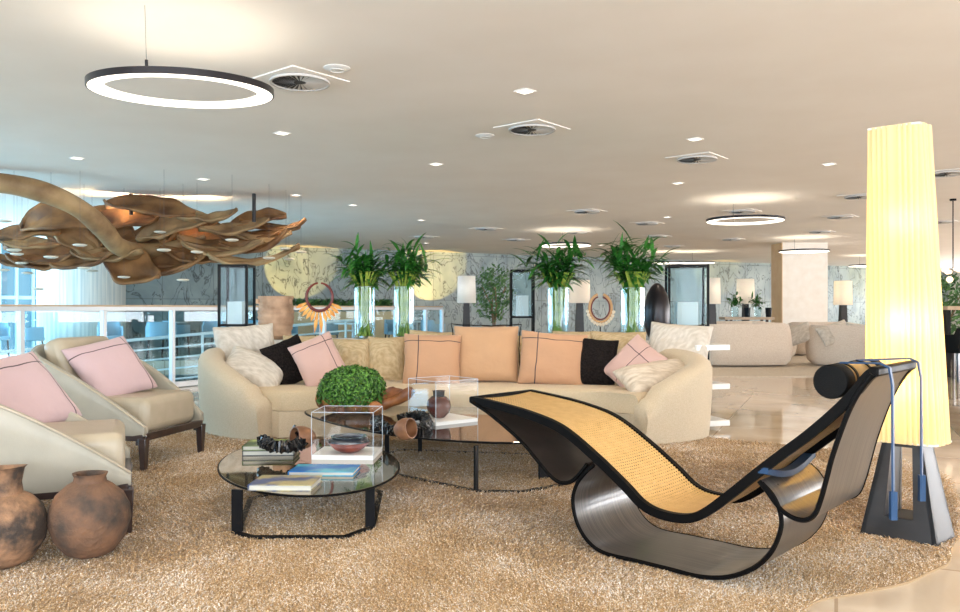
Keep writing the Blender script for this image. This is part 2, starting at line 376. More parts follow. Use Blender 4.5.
# ------------------------------------------------------------------ setting
HOLE = [(-8.3,4.0),(-.95,16.9),(-2.6,18.0),(-11.2,15.2),(-12.5,9.0),(-12.5,4.0)]
OUT = [(-14,-4),(22,-4),(22,37.6),(-10.6,21.0),(-14,16)]
def floor_build():
    bm = bmesh.new(); es = []
    for poly in (OUT, HOLE):
        vs = [bm.verts.new((x,y,0)) for x,y in poly]
        es += [bm.edges.new((vs[i],vs[(i+1)%len(vs)])) for i in range(len(vs))]
    bmesh.ops.triangle_fill(bm, use_beauty=True, edges=es, normal=(0,0,1))
    me = bpy.data.meshes.new('floor'); bm.to_mesh(me); bm.free(); me.materials.append(M['floor'])
    o = bpy.data.objects.new('floor', me); COL.objects.link(o)
    md = o.modifiers.new('s','SOLIDIFY'); md.thickness = .3; md.offset = -1
    # keep thickness below
    if me.polygons[0].normal.z < 0: md.offset = 1
    return o
struct(floor_build())
b = MB(); b.box((-9,12,-3.1),(16,24,.2)); struct(b.build('floor_lower', mat('pale_lower_floor',(.62,.66,.66),.2), smooth=False))
b = MB(); b.prism([(-14.3,-4.3),(22.3,-4.3),(22.3,38),(-10.8,21.4),(-14.3,16.4)], CEIL, CEIL+.2); ceiling = struct(b.build('ceiling', M['plaster'], smooth=False))
b = MB(); b.prism([(-10.6,21.0),(22,37.6),(22,37.9),(-10.7,21.3)], -3.0, CEIL); wall_back = b.build('wall_back', M['stone'], smooth=False); struct(wall_back)
b = MB(); b.box((22.1,16.8,1.45),(.2,42,2.9)); struct(b.build('wall_right', M['wall_paint'], smooth=False))
# wall behind the camera: piers, sill and lintel with open daylight bays
b = MB()
b.box((4,-4.1,.15),(36,.2,.3)); b.box((4,-4.1,2.8),(36,.2,.2))
for x in (-14,-9.5,-5,-.5,4,8.5,13,17.5,22): b.box((x,-4.1,1.45),(.35,.3,2.9))
struct(b.build('wall_front', M['wall_paint'], smooth=False))
b = MB(); b.box((-14.1,6,-1.5),(.2,20.5,3.6)); b.box((-14.1,6,2.8),(.2,20.5,.2))
for y in (-4,1,6,11,16): b.box((-14.1,y,1.45),(.3,.4,2.9))
struct(b.build('wall_left', M['wall_paint'], smooth=False))
# glazed corner wall with pale vertical fins
w0 = Vector((-13.9,16.4,0)); w1 = Vector((-10.3,19.9,0)); wt = empty('window_1', w0); struct(wt)
b = MB(); b.add([w0+Vector((0,0,-3)),w1+Vector((0,0,-3)),w1+Vector((0,0,2.9)),w0+Vector((0,0,2.9))],[(0,1,2,3)]); b.build('pane', M['win_glass'], wt, world=True, smooth=False)
b = MB()
for i in range(15):
    p = w0.lerp(w1, i/14); b.box((p.x,p.y-.05,0),(.05,.16,5.8), rz=R(44))
for z in (-1.5,0,1.35,2.8): b.bar(w0+Vector((0,-.05,z)), w1+Vector((0,-.05,z)), .08, .08)
b.build('window_frame', M['fin'], wt, world=True, smooth=False)
# round timber clad column
b = MB(); b.lathe([(.95,-3.2),(.95,CEIL)], 64, (-9.45,19.0,0)); struct(b.build('column_round', mat('pale_timber_cladding',(.50,.53,.52),.5,0,(.72,.70,.64),3,4,stretch=(6,6,.15),contrast=(.4,.6))))
# square stone column
cpos = []
b = MB(); b.box((8.95,22.42,1.45),(1.24,.8,2.9)); struct(b.build('column_square', M['marble_cream'], smooth=False))
b = MB(); b.box((8.318,22.42,1.45),(.02,.80,2.9)); struct(b.build('trim_1', M['tan_stone'], smooth=False))

# ------------------------------------------------------------------ ceiling fittings
def ring(p, dia, label, i):
    t = empty('ring_pendant', p, 0, label, 'ceiling light', 'glowing hoop lights under the ceiling')
    r = dia/2
    b = MB(); b.lathe([(r,-.020),(r+.010,-.020),(r+.010,.020),(r,.020)], 96, closed=True); b.build('rim', M['bronze'], t)
    b = MB(); b.lathe([(r-.085,-.022),(r-.001,-.022),(r-.001,.012),(r-.085,.012)], 96, closed=True); b.build('diffuser', M['led'], t)
    e_ = r+.005 if i else -r-.005; b = MB(); b.tube([(0,e_,.02),(0,e_,CEIL-p[2]+(0 if i else -.04))], .004 if i else .0015, 8); b.build('suspension_wire', M['wire'], t)
    if i == 0: t.rotation_euler = (R(4),0,0); q = MB(); q.tube([(0,e_,.015),(0,e_,.055)], .009, 8); q.build('clamp', M['bronze'], t)
    return t
RG = [(183,89.5,1.11,2.5,'largest glowing hoop light, hanging near the camera above the armchairs'),
 (745,220,1.22,2.55,'glowing hoop light hanging midway towards the square stone column'),
 (804,251,1.2,2.55,'glowing hoop light in front of the square stone column'),
 (565,245,1.18,2.55,'glowing hoop light above the third leafy glass vase'),
 (666,262.5,1.1,2.55,'distant glowing hoop light, first of the pair above the black display case'),
 (697,262.5,1.1,2.55,'distant glowing hoop light, second of the pair above the black display case'),
 (509,267,1.2,2.55,'distant glowing hoop light above the small indoor tree'),
 (868,265.5,1.2,2.55,'distant glowing hoop light partly hidden behind the pleated lamp shade')]
for i,(px,py,d,z,lb) in enumerate(RG):
    Y = (z-HC)*F/(HY-py); t = ring((( px-CX)/F*Y, Y, z), d, lb, i)
    L = bpy.data.lights.new('hoop_glow','AREA'); L.shape='DISK'; L.size=1.0; L.energy=(1.1 if i==0 else 2.5); L.color=(1,.80,.55)
    o = bpy.data.objects.new('hoop_glow', L); COL.objects.link(o); o.location=(( px-CX)/F*Y, Y, z+.05); o.rotation_euler=(math.pi,0,0)
# square spotlights
DL = [(525,91,'brightest square spotlight, in the ceiling ahead of the camera'),(282,133,'square spotlight below the big vent beside the large hoop light'),(77,158,'square spotlight in the ceiling above the driftwood trunk'),
 (436,164,'small square spotlight above the leafy vases, second nearest row'),(203,179,'small square spotlight over the tip of the driftwood'),(695,139,'square spotlight close to the third ceiling vent'),
 (678,183,'small square spotlight between the third vent and the middle hoop light'),(829,164,'small square spotlight beside the top of the pleated lamp'),(296,195,'small square spotlight above the driftwood tips'),
 (353,205,'small square spotlight above the first leafy vase'),(421,220,'tiny square spotlight above the second leafy vase'),(667,217,'tiny square spotlight before the middle hoop light'),
 (426,243,'faint far square spotlight near the stone wall above the second vase'),(601,245,'faint far square spotlight beside the hoop light over the vases')]
sp = None
for i,(px,py,lb) in enumerate(DL):
    c = CE(px,py)
    if sp is None:
        sp = empty('square_spotlight', c, R(45), lb, 'spotlight', 'square spotlights in the ceiling')
        b = MB()
        for k in range(4):
            a = k*math.pi/2; b.box((math.cos(a)*.085,math.sin(a)*.085,-.004),(.02,.17,.012), rz=a)
        sp.scale = (.74,.74,.74); b.build('trim_frame', M['plaster'], sp); b = MB(); b.box((0,0,-.002),(.15,.15,.008)); b.build('lens', M['led2'], sp, smooth=False)
    else: dup(sp, c, label=lb)
def spot(loc, e, col=(1,.82,.62), size=R(110), blend=.8, rot=(0,0,0), rad=.08):
    L = bpy.data.lights.new('spot','SPOT'); L.energy=e; L.color=col; L.spot_size=size; L.spot_blend=blend; L.shadow_soft_size=rad
    o = bpy.data.objects.new('spot_beam', L); COL.objects.link(o); o.location=loc; o.rotation_euler=rot; return o
for px,py,_ in DL: c = CE(px,py); spot((c.x,c.y,CEIL-.03), 40)
for x,y in ((-3,3),(0,2.4),(2.6,4.2),(-1.2,5.6),(1.2,6.4),(5,4),(6,9),(10,12),(4,13),(12,18),(7,16),(2,18),(5,24),(13,26),(16,20)): spot((x,y,CEIL-.03), 45)  # extra spots without fixtures, added for more bounce light
# swirl vents
VT = [(300,80,'largest swirl ceiling vent, beside the large hoop light'),(532,128,'swirl ceiling vent in the middle of the ceiling under the brightest spotlight'),(697,158,'swirl ceiling vent between the square spotlights and the pleated lamp'),
 (587,211,'distant ceiling vent above the third leafy vase'),(742,211,'distant ceiling vent just above the middle hoop light'),(860,196,'distant ceiling vent beside the pleated lamp shade'),(840,216.5,'distant ceiling vent over the square stone column'),
 (947,172.5,'ceiling vent beyond the pleated lamp, highest by the picture edge'),(647,223,'distant ceiling vent above the fourth leafy vase'),(577,232,'far ceiling vent right over the third vase plant'),(657,236,'far ceiling vent over the black display case'),
 (820,231.5,'far ceiling vent in front of the square column top'),(486,228.5,'far ceiling vent between the second and third leafy vases'),(516,239.5,'far small ceiling vent near the stone wall above the indoor tree'),(731,239,'far small ceiling vent close to the square column'),
 (941,221.5,'far ceiling vent beyond the pleated lamp above the globe chandelier'),(424,236.5,'far small ceiling vent above the second leafy vase'),(672,246,'smallest far ceiling vent over the black display case')]
vt = None
for i,(px,py,lb) in enumerate(VT):
    c = CE(px,py)
    if vt is None:
        vt = empty('swirl_vent', c, R(50), lb, 'vent', 'square swirl vents in the ceiling')
        vt.scale = (1.2,1.2,1); b = MB(); b.box((0,0,-.004),(.46,.46,.008)); b.build('vent_plate', M['plaster'], vt, smooth=False)
        b = MB(); b.lathe([(.001,-.013),(.185,-.013),(.185,-.017),(.001,-.017)], 40, closed=False); b.build('throat', M['vent_dark'], vt, smooth=False)
        b = MB()
        for k in range(28):
            a = 2*math.pi*k/28; ca,sa = math.cos(a),math.sin(a); ca2,sa2 = math.cos(a+.13),math.sin(a+.13)
            b.add([(.04*ca,.04*sa,-.018),(.182*ca,.182*sa,-.018),(.182*ca2,.182*sa2,-.028),(.04*ca2,.04*sa2,-.022)],[(0,1,2,3)])
        b.lathe([(.18,-.012),(.195,-.012),(.195,-.03),(.18,-.03)], 40, closed=True)
        b.build('vane', M['vent'], vt, smooth=False)
    else: dup(vt, c, label=lb)
for px,py,r,lb in ((337,68,.10,'round white ceiling speaker beside the big vent'),(485,135.5,.10,'round white ceiling speaker beside the middle vent'),(934,172.5,.09,'round white ceiling speaker beyond the pleated lamp')):
    c = CE(px,py); b = MB(); b.lathe([(.001,-.02),(r*.7,-.018),(r,-.004),(r,0)], 36, c); b.lathe([(r*.5,-.022),(r*.55,-.022),(r*.55,-.018),(r*.5,-.018)],36,c,closed=True)
    tag(b.build('ceiling_speaker', M['white_paint']), lb, 'speaker')

# ------------------------------------------------------------------ rug
RUG = smooth_path([(1.0,2.5,0),(1.22,2.95,0),(1.52,3.1,0),(2.0,3.42,0),(2.45,4.1,0),(2.95,5.1,0),(2.95,5.8,0),(2.5,6.3,0),(2.0,6.6,0),(1.4,7.2,0),(0,7.5,0),(-1.6,7.4,0),(-3.0,7.0,0),(-3.9,5.6,0),(-4.1,3.2,0),(-3.0,1.3,0),(-1,.9,0),(.4,1.6,0)], 12, closed=True)
RUG = [Vector((p.x+.03*noise.noise(p*3), p.y+.03*noise.noise(p*3+Vector((9,2,1))), 0)) for p in RUG]
rt = empty('shaggy_rug', (0,4.3,0), 0, 'large tan and cream shaggy rug under the seating group', 'rug')
b = MB(); b.prism([(p.x,p.y) for p in RUG], .0, .008); b.build('rug_backing', M['rugbase'], rt, world=True, smooth=False)
def rug_pile():
    poly = np.array([(p.x,p.y) for p in RUG]); n = 1500000
    y = rng.uniform(.9,7.6,n); x = rng.uniform(-4.3,3.2,n)
    keep = (rng.random(n) < np.clip((3.3/np.maximum(y,2.6))**1.5,0,1)) & (np.abs(x) < y*.64+.25) & (y > 2.45); x = x[keep]; y = y[keep]
    ins = np.zeros(len(x), bool); j = len(poly)-1
    for i in range(len(poly)):
        xi,yi = poly[i]; xj,yj = poly[j]
        c = ((yi>y)!=(yj>y)) & (x < (xj-xi)*(y-yi)/(yj-yi+1e-12)+xi); ins ^= c; j = i
    x = x[ins]; y = y[ins]; n = len(x)
    sz = np.clip(y/3.3,.9,2.0)**.8
    h = (.009+.013*rng.random(n))*np.clip(sz,1,1.5)
    fx = np.sin(x*2.3+1.3*np.sin(y*1.7))*.8; fy = np.cos(y*2.1+1.1*np.sin(x*2.9))*.8
    a = rng.uniform(0,2*np.pi,n); lx = h*(1.0*np.cos(a)+fx); ly = h*(1.0*np.sin(a)+fy)
    w = .0021*sz; b2 = rng.uniform(0,np.pi,n); wx = w*np.cos(b2); wy = w*np.sin(b2)
    v = np.zeros((n,4,3)); v[:,0]=np.stack([x-wx,y-wy,np.full(n,.004)],1); v[:,1]=np.stack([x+wx,y+wy,np.full(n,.004)],1)
    v[:,2]=np.stack([x+lx+wx*.8,y+ly+wy*.8,h],1); v[:,3]=np.stack([x+lx-wx*.8,y+ly-wy*.8,h],1)
    v = v.reshape(-1,3)-np.array(rt.location)
    me = bpy.data.meshes.new('pile'); me.vertices.add(n*4); me.vertices.foreach_set('co', v.ravel().astype(np.float32))
    me.loops.add(n*4); me.loops.foreach_set('vertex_index', np.arange(n*4,dtype=np.int32)); me.polygons.add(n)
    me.polygons.foreach_set('loop_start', np.arange(0,n*4,4,dtype=np.int32)); me.polygons.foreach_set('loop_total', np.full(n,4,dtype=np.int32))
    me.update(calc_edges=True); me.materials.append(M['pile'])
    o = bpy.data.objects.new('pile', me); COL.objects.link(o); o.parent = rt; o['kind'] = 'stuff'; print('pile blades', n)
rug_pile()
RZ = .012

# ------------------------------------------------------------------ cushions
def cushion(name, label, c, w, h, t, m, yaw=0, lean=15, roll=0, group='loose cushions on the curved sofa', cat='cushion', piping=None, seed=0, sag=.06):
    b = MB(); n = 12; uv = []; vs = []; fs = []
    Mx = Matrix.Rotation(R(yaw),3,'Z') @ Matrix.Rotation(R(-lean),3,'X') @ Matrix.Rotation(R(roll),3,'Y')
    def pt(i,j,s):
        u = -1+2*i/n; v = -1+2*j/n
        k = max(0,(1-abs(u)**3)*(1-abs(v)**3))**.55
        x = w/2*u*(1-sag*(1-v*v)*abs(u)); z = h/2*v*(1-sag*(1-u*u)*abs(v))
        q = Vector((u*1.6+seed*3.1, v*1.6, s+seed)); k2 = k*(1+.22*noise.noise(q*1.3))
        x += .012*noise.noise(q*2+Vector((5,5,5))); z += .012*noise.noise(q*2)
        return Vector((x, s*t/2*k2, z))
    idx = {}
    for s in (-1,1):
        for i in range(n+1):
            for j in range(n+1):
                e = i in (0,n) or j in (0,n)
                if s == 1 and e: idx[(i,j,1)] = idx[(i,j,-1)]; continue
                idx[(i,j,s)] = len(vs); vs.append(Mx @ pt(i,j,s if not e else 0)); uv.append((i/n,j/n))
        for i in range(n):
            for j in range(n):
                f = [idx[(i,j,s)],idx[(i+1,j,s)],idx[(i+1,j+1,s)],idx[(i,j+1,s)]]; fs.append(tuple(f if s==-1 else f[::-1]))
    b.add(vs, fs); b.uv = uv
    c = Vector(c); b.v = [p+c for p in b.v]
    if piping:
        t_ = empty(name, c, 0, label, cat, group); b.build('cover', m, t_, world=True, sub=1)
        q = MB(); ed = [(i,0) for i in range(n)]+[(n,j) for j in range(n)]+[(i,n) for i in range(n,0,-1)]+[(0,j) for j in range(n,0,-1)]
        path = [c+vs[idx[(i,j,-1)]] for i,j in ed]; path.append(path[0]); q.tube(path, .005, 6); q.build('piping', piping, t_, world=True)
        return t_
    o = b.build(name, m, sub=1); tag(o, label, cat, group); return o

# ------------------------------------------------------------------ curved sofa
OUTP = smooth_path([(-1.80,6.50,0),(-2.12,6.66,0),(-2.42,6.98,0),(-2.55,7.42,0),(-2.38,7.85,0),(-1.85,8.12,0),(-1.0,8.24,0),(0,8.26,0),(.85,8.14,0),(1.42,7.85,0),(1.72,7.45,0),(1.92,7.05,0),(1.93,6.72,0),(1.68,6.45,0),(1.30,6.26,0)], 8)
sofa = empty('curved_sofa', (-.2,7.2,0), 0, 'large cream curved sofa piled with cushions across the middle of the room', 'sofa')
def sofa_shell():
    n = len(OUTP); L = [0]
    for i in range(1,n): L.append(L[-1]+(OUTP[i]-OUTP[i-1]).length)
    T = L[-1]; rings = []; inner = []
    for i,p in enumerate(OUTP):
        d = (OUTP[min(i+1,n-1)]-OUTP[max(i-1,0)]).normalized(); nr = Vector((d.y,-d.x,0))  # path runs clockwise seen from above
        s = min(L[i], T-L[i])
        top = .74; 
        if s < 1.5: top = .40+.34*(1-(1-s/1.5)**2.2)
        if s < .12: top = .33+.07*math.sin(s/.12*math.pi/2)+.0
        th = .20
        flare = .02
        q = p - nr*0
        inn = p + nr*th; inner.append(inn)
        r = th/2; ring_ = [q+Vector((0,0,.02))+nr*.01, q+Vector((0,0,.10)), q-nr*flare+Vector((0,0,top*.6))]
        ring_.append(q-nr*flare+Vector((0,0,top-r*.9)))
        for k in range(1,6):
            a = math.pi*k/6; ring_.append(q+nr*(r-(r+flare)*math.cos(a) if a<math.pi/2 else r-r*math.cos(a))+Vector((0,0,top-r*.9+r*.9*math.sin(a))))
        ring_ += [inn+Vector((0,0,top-r*.9)), inn+Vector((0,0,.3)), inn+Vector((0,0,.02))]
        rings.append(ring_)
    b = MB(); b.loft(rings); b.build('backrest', M['sofa'], sofa, world=True, angle=60, bevel=0)
    return inner
INN = sofa_shell()
front = smooth_path([(1.26,6.38,0),(.9,6.62,0),(.3,6.76,0),(-.4,6.76,0),(-1.1,6.68,0),(-1.66,6.60,0)], 6)
def clean(pts):
    return [p for p in pts]
inn = INN[3:-3]
seat_poly = [Vector((p.x,p.y,0)) for p in inn] + front
def slab(poly, z0, z1, r=.04):
    b = MB(); n = len(poly); c = sum(poly, Vector())/n; rings = []
    for z, k in ((z0,0),(z1-r,0),(z1-r*.3,.35),(z1,1.3)):
        rings.append([Vector((p.x,p.y,z))+(c-p).normalized()*r*k*1.0 for p in poly])
    b.loft(rings); return b
slab(seat_poly, .03, .245, .005).build('sofa_base', M['sofa'], sofa, world=True)
slab(seat_poly, .25, .41, .05).build('seat_cushion', M['sofa_seat'], sofa, world=True, angle=70)
def C(px,py,Y): return P(px,py,Y)
cushion('cushion','cream linen cushion upright at the sofa end nearest the railing',C(246,351,7.56),.60,.54,.2,M['white_cush'],yaw=25,lean=14,roll=-4,seed=1)
cushion('cushion','crumpled white cushion slumped over the sofa arm near the railing',C(254,370,7.18),.60,.42,.17,M['white_cush'],yaw=20,lean=45,roll=28,seed=2)
cushion('cushion','cream back cushion behind the pink cushion nearest the railing',C(306,360,7.92),.50,.54,.2,M['cream_cush'],yaw=6,lean=12,seed=3)
cushion('cushion','textured black cushion leaning by the railing end of the sofa',C(289,362,7.32),.42,.46,.15,M['black_cush'],yaw=24,lean=20,roll=-22,seed=4)
cushion('cushion','pale pink cushion with crossed dark lines next to the black one near the railing',C(319,361,7.18),.44,.48,.15,M['pink_a'],yaw=20,lean=20,roll=-22,seed=5)
cushion('cushion','gold cream back cushion, first one behind the round green bush',C(352,362,7.80),.42,.50,.22,M['cream_cush'],yaw=3,lean=12,seed=6)
cushion('cushion','gold cream back cushion, second one behind the round green bush',C(386,361,7.80),.40,.52,.22,M['cream_cush'],yaw=0,lean=12,seed=7)
cushion('cushion','cream back cushion peeking above the striped peach square one',C(430,354,7.90),.48,.50,.2,M['cream_cush'],lean=12,seed=8,roll=4)
cushion('cushion','square peach cushion with dark crossed lines behind the tall acrylic box',C(432,359.5,7.38),.57,.52,.16,M['peach_a'],yaw=2,lean=16,roll=1.5,seed=9)
cushion('cushion','large plain peach cushion with dark edge in the sofa centre',C(486,354,7.50),.66,.58,.2,M['peach_b'],yaw=-2,lean=15,roll=0,seed=10,piping=M['black_lacquer'])
cushion('cushion','yellowish cream back cushion wedged between two peach cushions',C(524,358,7.86),.42,.50,.2,M['cream_cush'],lean=12,seed=11)
cushion('cushion','cream back cushion behind the second striped peach cushion',C(574,354,7.90),.46,.50,.2,M['cream_cush'],yaw=-3,lean=12,seed=22)
cushion('cushion','wide peach cushion with dark crossed lines beside the second black cushion',C(553,359,7.32),.66,.54,.18,M['peach_a'],yaw=-5,lean=17,roll=4,seed=12)
cushion('cushion','textured black cushion between two pink striped cushions',C(597,362.5,7.26),.38,.48,.15,M['black_cush'],yaw=-10,lean=17,roll=5,seed=13)
cushion('cushion','cream back cushion at the sofa bend by the console shelf end',C(618,354,7.78),.58,.48,.2,M['cream_cush'],yaw=-14,lean=12,seed=14)
cushion('cushion','big cream corner cushion near the console shelf end',C(678,348,7.30),.62,.50,.22,M['white_cush'],yaw=-28,lean=20,roll=4,seed=15)
cushion('cushion','pink cushion tipped on its corner with two dark lines beside the beige one',C(634,365,7.05),.44,.50,.15,M['pink_d'],yaw=-34,lean=28,roll=36,seed=16)
cushion('cushion','shiny beige cushion lying flat over the sofa arm by the console shelf',C(658,378,6.80),.74,.40,.2,M['beige_cush'],yaw=8,lean=58,roll=-14,seed=17)

# ------------------------------------------------------------------ armchairs (front = +x)
def armchair(loc, rz, label):
    t = empty('armchair', loc, rz, label, 'armchair', 'taupe leather armchairs')
    hw = .36
    path = smooth_path([(.40,-hw,0),(.1,-hw-.015,0),(-.22,-hw,0),(-.40,-.26,0),(-.47,0,0),(-.40,.26,0),(-.22,hw,0),(.1,hw+.015,0),(.40,hw,0)], 8)
    n = len(path); L = [0]
    for i in range(1,n): L.append(L[-1]+(path[i]-path[i-1]).length)
    T = L[-1]; rings = []
    for i,p in enumerate(path):
        d = (path[min(i+1,n-1)]-path[max(i-1,0)]).normalized(); nr = Vector((-d.y,d.x,0))
        if nr.dot(Vector((-.05,0,0))-p) < 0: nr = -nr
        s = min(L[i],T-L[i]); f = min(1,s/1.0); top = .30+.53*(1-(1-f)**1.5)
        fl = .13*f; z0 = .235; th = .045
        A = p+Vector((0,0,z0)); B = p-nr*fl*.9+Vector((0,0,z0+(top-z0)*.5)); Cc = p-nr*fl*1.1+Vector((0,0,top-.02))
        rings.append([A, A.lerp(B,.5)-nr*.006, B, B.lerp(Cc,.5), Cc, Cc+nr*th*.3+Vector((0,0,.018)), Cc+nr*th*.7+Vector((0,0,.018)), Cc+nr*th, B+nr*th, A+nr*th])
    b = MB(); b.loft(rings); b.build('shell', M['leather'], t, angle=55)
    # welt along the shell edge
    b = MB(); b.tube([r[4]+Vector((0,0,.012)) for r in rings], .006, 6); b.build('welt', M['leather_seat'], t)
    b = MB(); b.box((.03,0,.36),(.69,.61,.24)); o = b.build('seat_cushion', M['leather_seat'], t, bevel=.055, seg=5)
    for v in o.data.vertices:
        pass
    Mx = Matrix.Translation((-.33,0,.62)) @ Matrix.Rotation(R(-17),4,'Y')
    b = MB(); b.box((0,0,0),(.17,.56,.52), m=Mx); b.build('back_cushion', M['leather_seat'], t, bevel=.06, seg=5)
    b = MB()
    for y in (-.345,.345): b.box((-.0,y,.225),(.78,.04,.05))
    for x in (-.37,.385): b.box((x,0,.225),(.04,.69,.05))
    b.build('base_frame', M['chair_leg'], t, bevel=.006)
    for x in (-.37,.385):
        for y in (-.345,.345):
            b = MB(); b.add([(x+a*.028,y+c*.028,.22) for a,c in ((-1,-1),(1,-1),(1,1),(-1,1))]+[(x+a*.018,y+c*.018,0) for a,c in ((-1,-1),(1,-1),(1,1),(-1,1))],
                [(0,1,2,3),(7,6,5,4),(0,4,5,1),(1,5,6,2),(2,6,7,3),(3,7,4,0)])
            b.box((x-math.copysign(.03,x),y,.185),(.05,.03,.03)); b.build('leg', M['chair_leg'], t, bevel=.005)
    return t
def place_arm(P1, ang, label):
    # P1 is the near front leg; local leg at (.385,-.345)
    ca,sa = math.cos(ang),math.sin(ang); lx,ly = .385,-.345
    return armchair((P1[0]-(lx*ca-ly*sa), P1[1]-(lx*sa+ly*ca), RZ), ang, label)
a2 = place_arm((-2.24,5.33), R(-12), 'taupe leather armchair with a pink cushion beside the glass railing')
a1 = place_arm((-1.70,3.86), R(24), 'taupe leather armchair partly behind the clay pots, nearest the camera')
cushion('cushion','pink cushion with dark lines on the armchair beside the railing',P(111,369,5.72),.54,.52,.15,M['pink_c'],yaw=54,lean=38,roll=-12,group='pink cushions on the armchairs',seed=18)
cushion('cushion','pink cushion with dark lines on the armchair behind the clay pots',P(20,394,4.3),.52,.52,.15,M['pink_c'],yaw=62,lean=40,roll=-12,group='pink cushions on the armchairs',seed=19)

# ------------------------------------------------------------------ clay pots
def jit(amt, sc_=4):
    return lambda p,a,i: p*(1+amt*noise.noise(p*sc_+Vector((3,1,7))))
c = Vector((-1.715,3.52,RZ)); s = .168
b = MB(); b.lathe([(.001,0),(.06,0),(.10,.02),(.145,.08),(.166,.155),(.160,.21),(.135,.265),(.095,.305),(.068,.325),(.064,.345),(.072,.362),(.060,.360),(.052,.34),(.055,.32),(.08,.30),(.10,.25),(.10,.1),(.001,.05)],48,c,jit=jit(.06)); tag(b.build('clay_pot', M['pot']), 'round brown clay pot with a short neck before the armchair leg', 'pot')
c = Vector((-2.02,3.38,RZ))
b = MB(); b.lathe([(.001,0),(.07,0),(.12,.03),(.165,.10),(.175,.17),(.155,.24),(.115,.285),(.080,.305),(.074,.35),(.084,.405),(.094,.415),(.082,.412),(.066,.36),(.066,.32),(.1,.27),(.12,.2),(.1,.08),(.001,.05)],48,c,jit=jit(.05)); tag(b.build('clay_pot', M['pot2']), 'mottled clay pot with a taller wide neck cut by the picture edge', 'pot')

# ------------------------------------------------------------------ coffee tables
def coffee(name, label, top_poly, z, th, topm, base_pts, leg_pts, edge):
    c = sum((Vector(p) for p in top_poly), Vector())/len(top_poly)
    t = empty(name, (c.x,c.y,0), 0, label, 'coffee table')
    b = MB(); b.prism([(p[0],p[1]) for p in top_poly], z-th, z); b.build('table_top', topm, t, world=True, bevel=.004, smooth=False)
    b = MB(); n = len(top_poly); q = list(top_poly)+[top_poly[0]]
    b.tube([Vector((p[0],p[1],z-th/2)) for p in q], .006, 6, cap=False); b.build('edge_band', edge, t, world=True)
    b = MB(); q = list(base_pts)+[base_pts[0]]
    for i in range(len(base_pts)): b.bar((q[i][0],q[i][1],RZ+.006),(q[i+1][0],q[i+1][1],RZ+.006),.03,.012)
    b.build('base_bar', M['black_metal'], t, world=True, smooth=False)
    for (x,y,w,rz) in leg_pts:
        b = MB(); b.box((x,y,(z-th+RZ)/2),(w,.014,z-th-RZ), rz=rz); b.build('leg', M['black_metal'], t, world=True, smooth=False)
    return t
T1Z = .235
cx,cy,ax,ay = -.962,4.50,.50,.80
top1 = [(cx+ax*math.cos(a)+.0*math.sin(a), cy+ay*math.sin(a)) for a in [2*math.pi*k/72 for k in range(72)]]
top1 = [Vector((x+(y-4.5)*-.20,y,0)) for x,y in top1]
f1 = FL(238,537); f2 = FL(252,541); f3 = FL(345,541); f4 = FL(372,531)
base1 = [(f1.x,f1.y),(f2.x,f2.y),(f3.x,f3.y),(f4.x,f4.y),(f4.x-.05,f4.y+.75),(f4.x-.25,f4.y+.98),(f1.x+.05,f1.y+.95),(f1.x-.14,f1.y+.70)]
coffee('coffee_table','low round coffee table with bronze mirrored top nearest the camera',top1,T1Z,.012,M['table_glass'],base1,
  [(f1.x-.01,f1.y+.02,.055,R(-15)),(f4.x-.01,f4.y,.045,R(25)),(f4.x-.15,f4.y+.86,.045,R(-30)),(f1.x-.05,f1.y+.82,.045,R(30))], M['black_lacquer'])
T2Z = .30
def TP(px,py,z):
    Y = (HC-z)*F/(py-HY); return Vector(((px-CX)/F*Y,Y,z))
top2 = smooth_path([TP(385,433,T2Z),TP(440,439,T2Z),TP(505,442,T2Z),TP(560,440,T2Z),TP(600,431,T2Z),TP(606,420,T2Z),TP(560,410,T2Z),TP(470,407,T2Z),TP(380,406,T2Z),TP(318,408,T2Z),TP(306,413,T2Z),TP(335,423,T2Z)],7,closed=True)
g = [FL(476,494),FL(521,495),FL(560,488),FL(590,474),FL(560,458),FL(400,452),FL(372,462),FL(400,478)]
coffee('coffee_table','larger dark glass coffee table behind the round one holding the green bush',top2,T2Z,.014,M['table_dark'],[(p.x,p.y) for p in g],
  [(g[0].x,g[0].y,.028,R(50)),(FL(545,481).x,FL(545,481).y,.10,R(35)),(FL(387,470).x,FL(387,470).y,.03,R(0)),(FL(420,455).x,FL(420,455).y,.03,0)], M['black_lacquer'])

def book(c, w, d, h, rz, mc, label, z, group=None):
    t = empty('book', (c.x,c.y,z), rz, label, 'book', group)
    b = MB(); b.box((0,0,h-.002),(w,d,.004)); b.box((0,0,.002),(w,d,.004)); b.box((-w/2+.002,0,h/2),(.004,d,h)); b.build('cover', mc, t, smooth=False)
    b = MB(); b.box((.0,0,h/2),(w-.012,d-.012,h-.008)); b.build('pages', M['page'], t, smooth=False)
    return t
bc = TP(272,452,T1Z)
book(bc,.30,.24,.030,R(4),M['dark_cover'],'dark hardback book at the bottom of the pair under the beads',T1Z)
book(bc+Vector((0,0,0)),.30,.23,.028,R(3),M['green_cover'],'green covered book on top of the pair under the black beads',T1Z+.030)
book(TP(286,486,T1Z),.305,.22,.030,R(-2),M['landscape_cover'],'landscape covered book lying nearest the mirrored table edge',T1Z)
book(TP(325,472,T1Z),.34,.20,.022,R(-2),M['blue_cover'],'blue covered book lying beside the acrylic box with the bowl',T1Z)

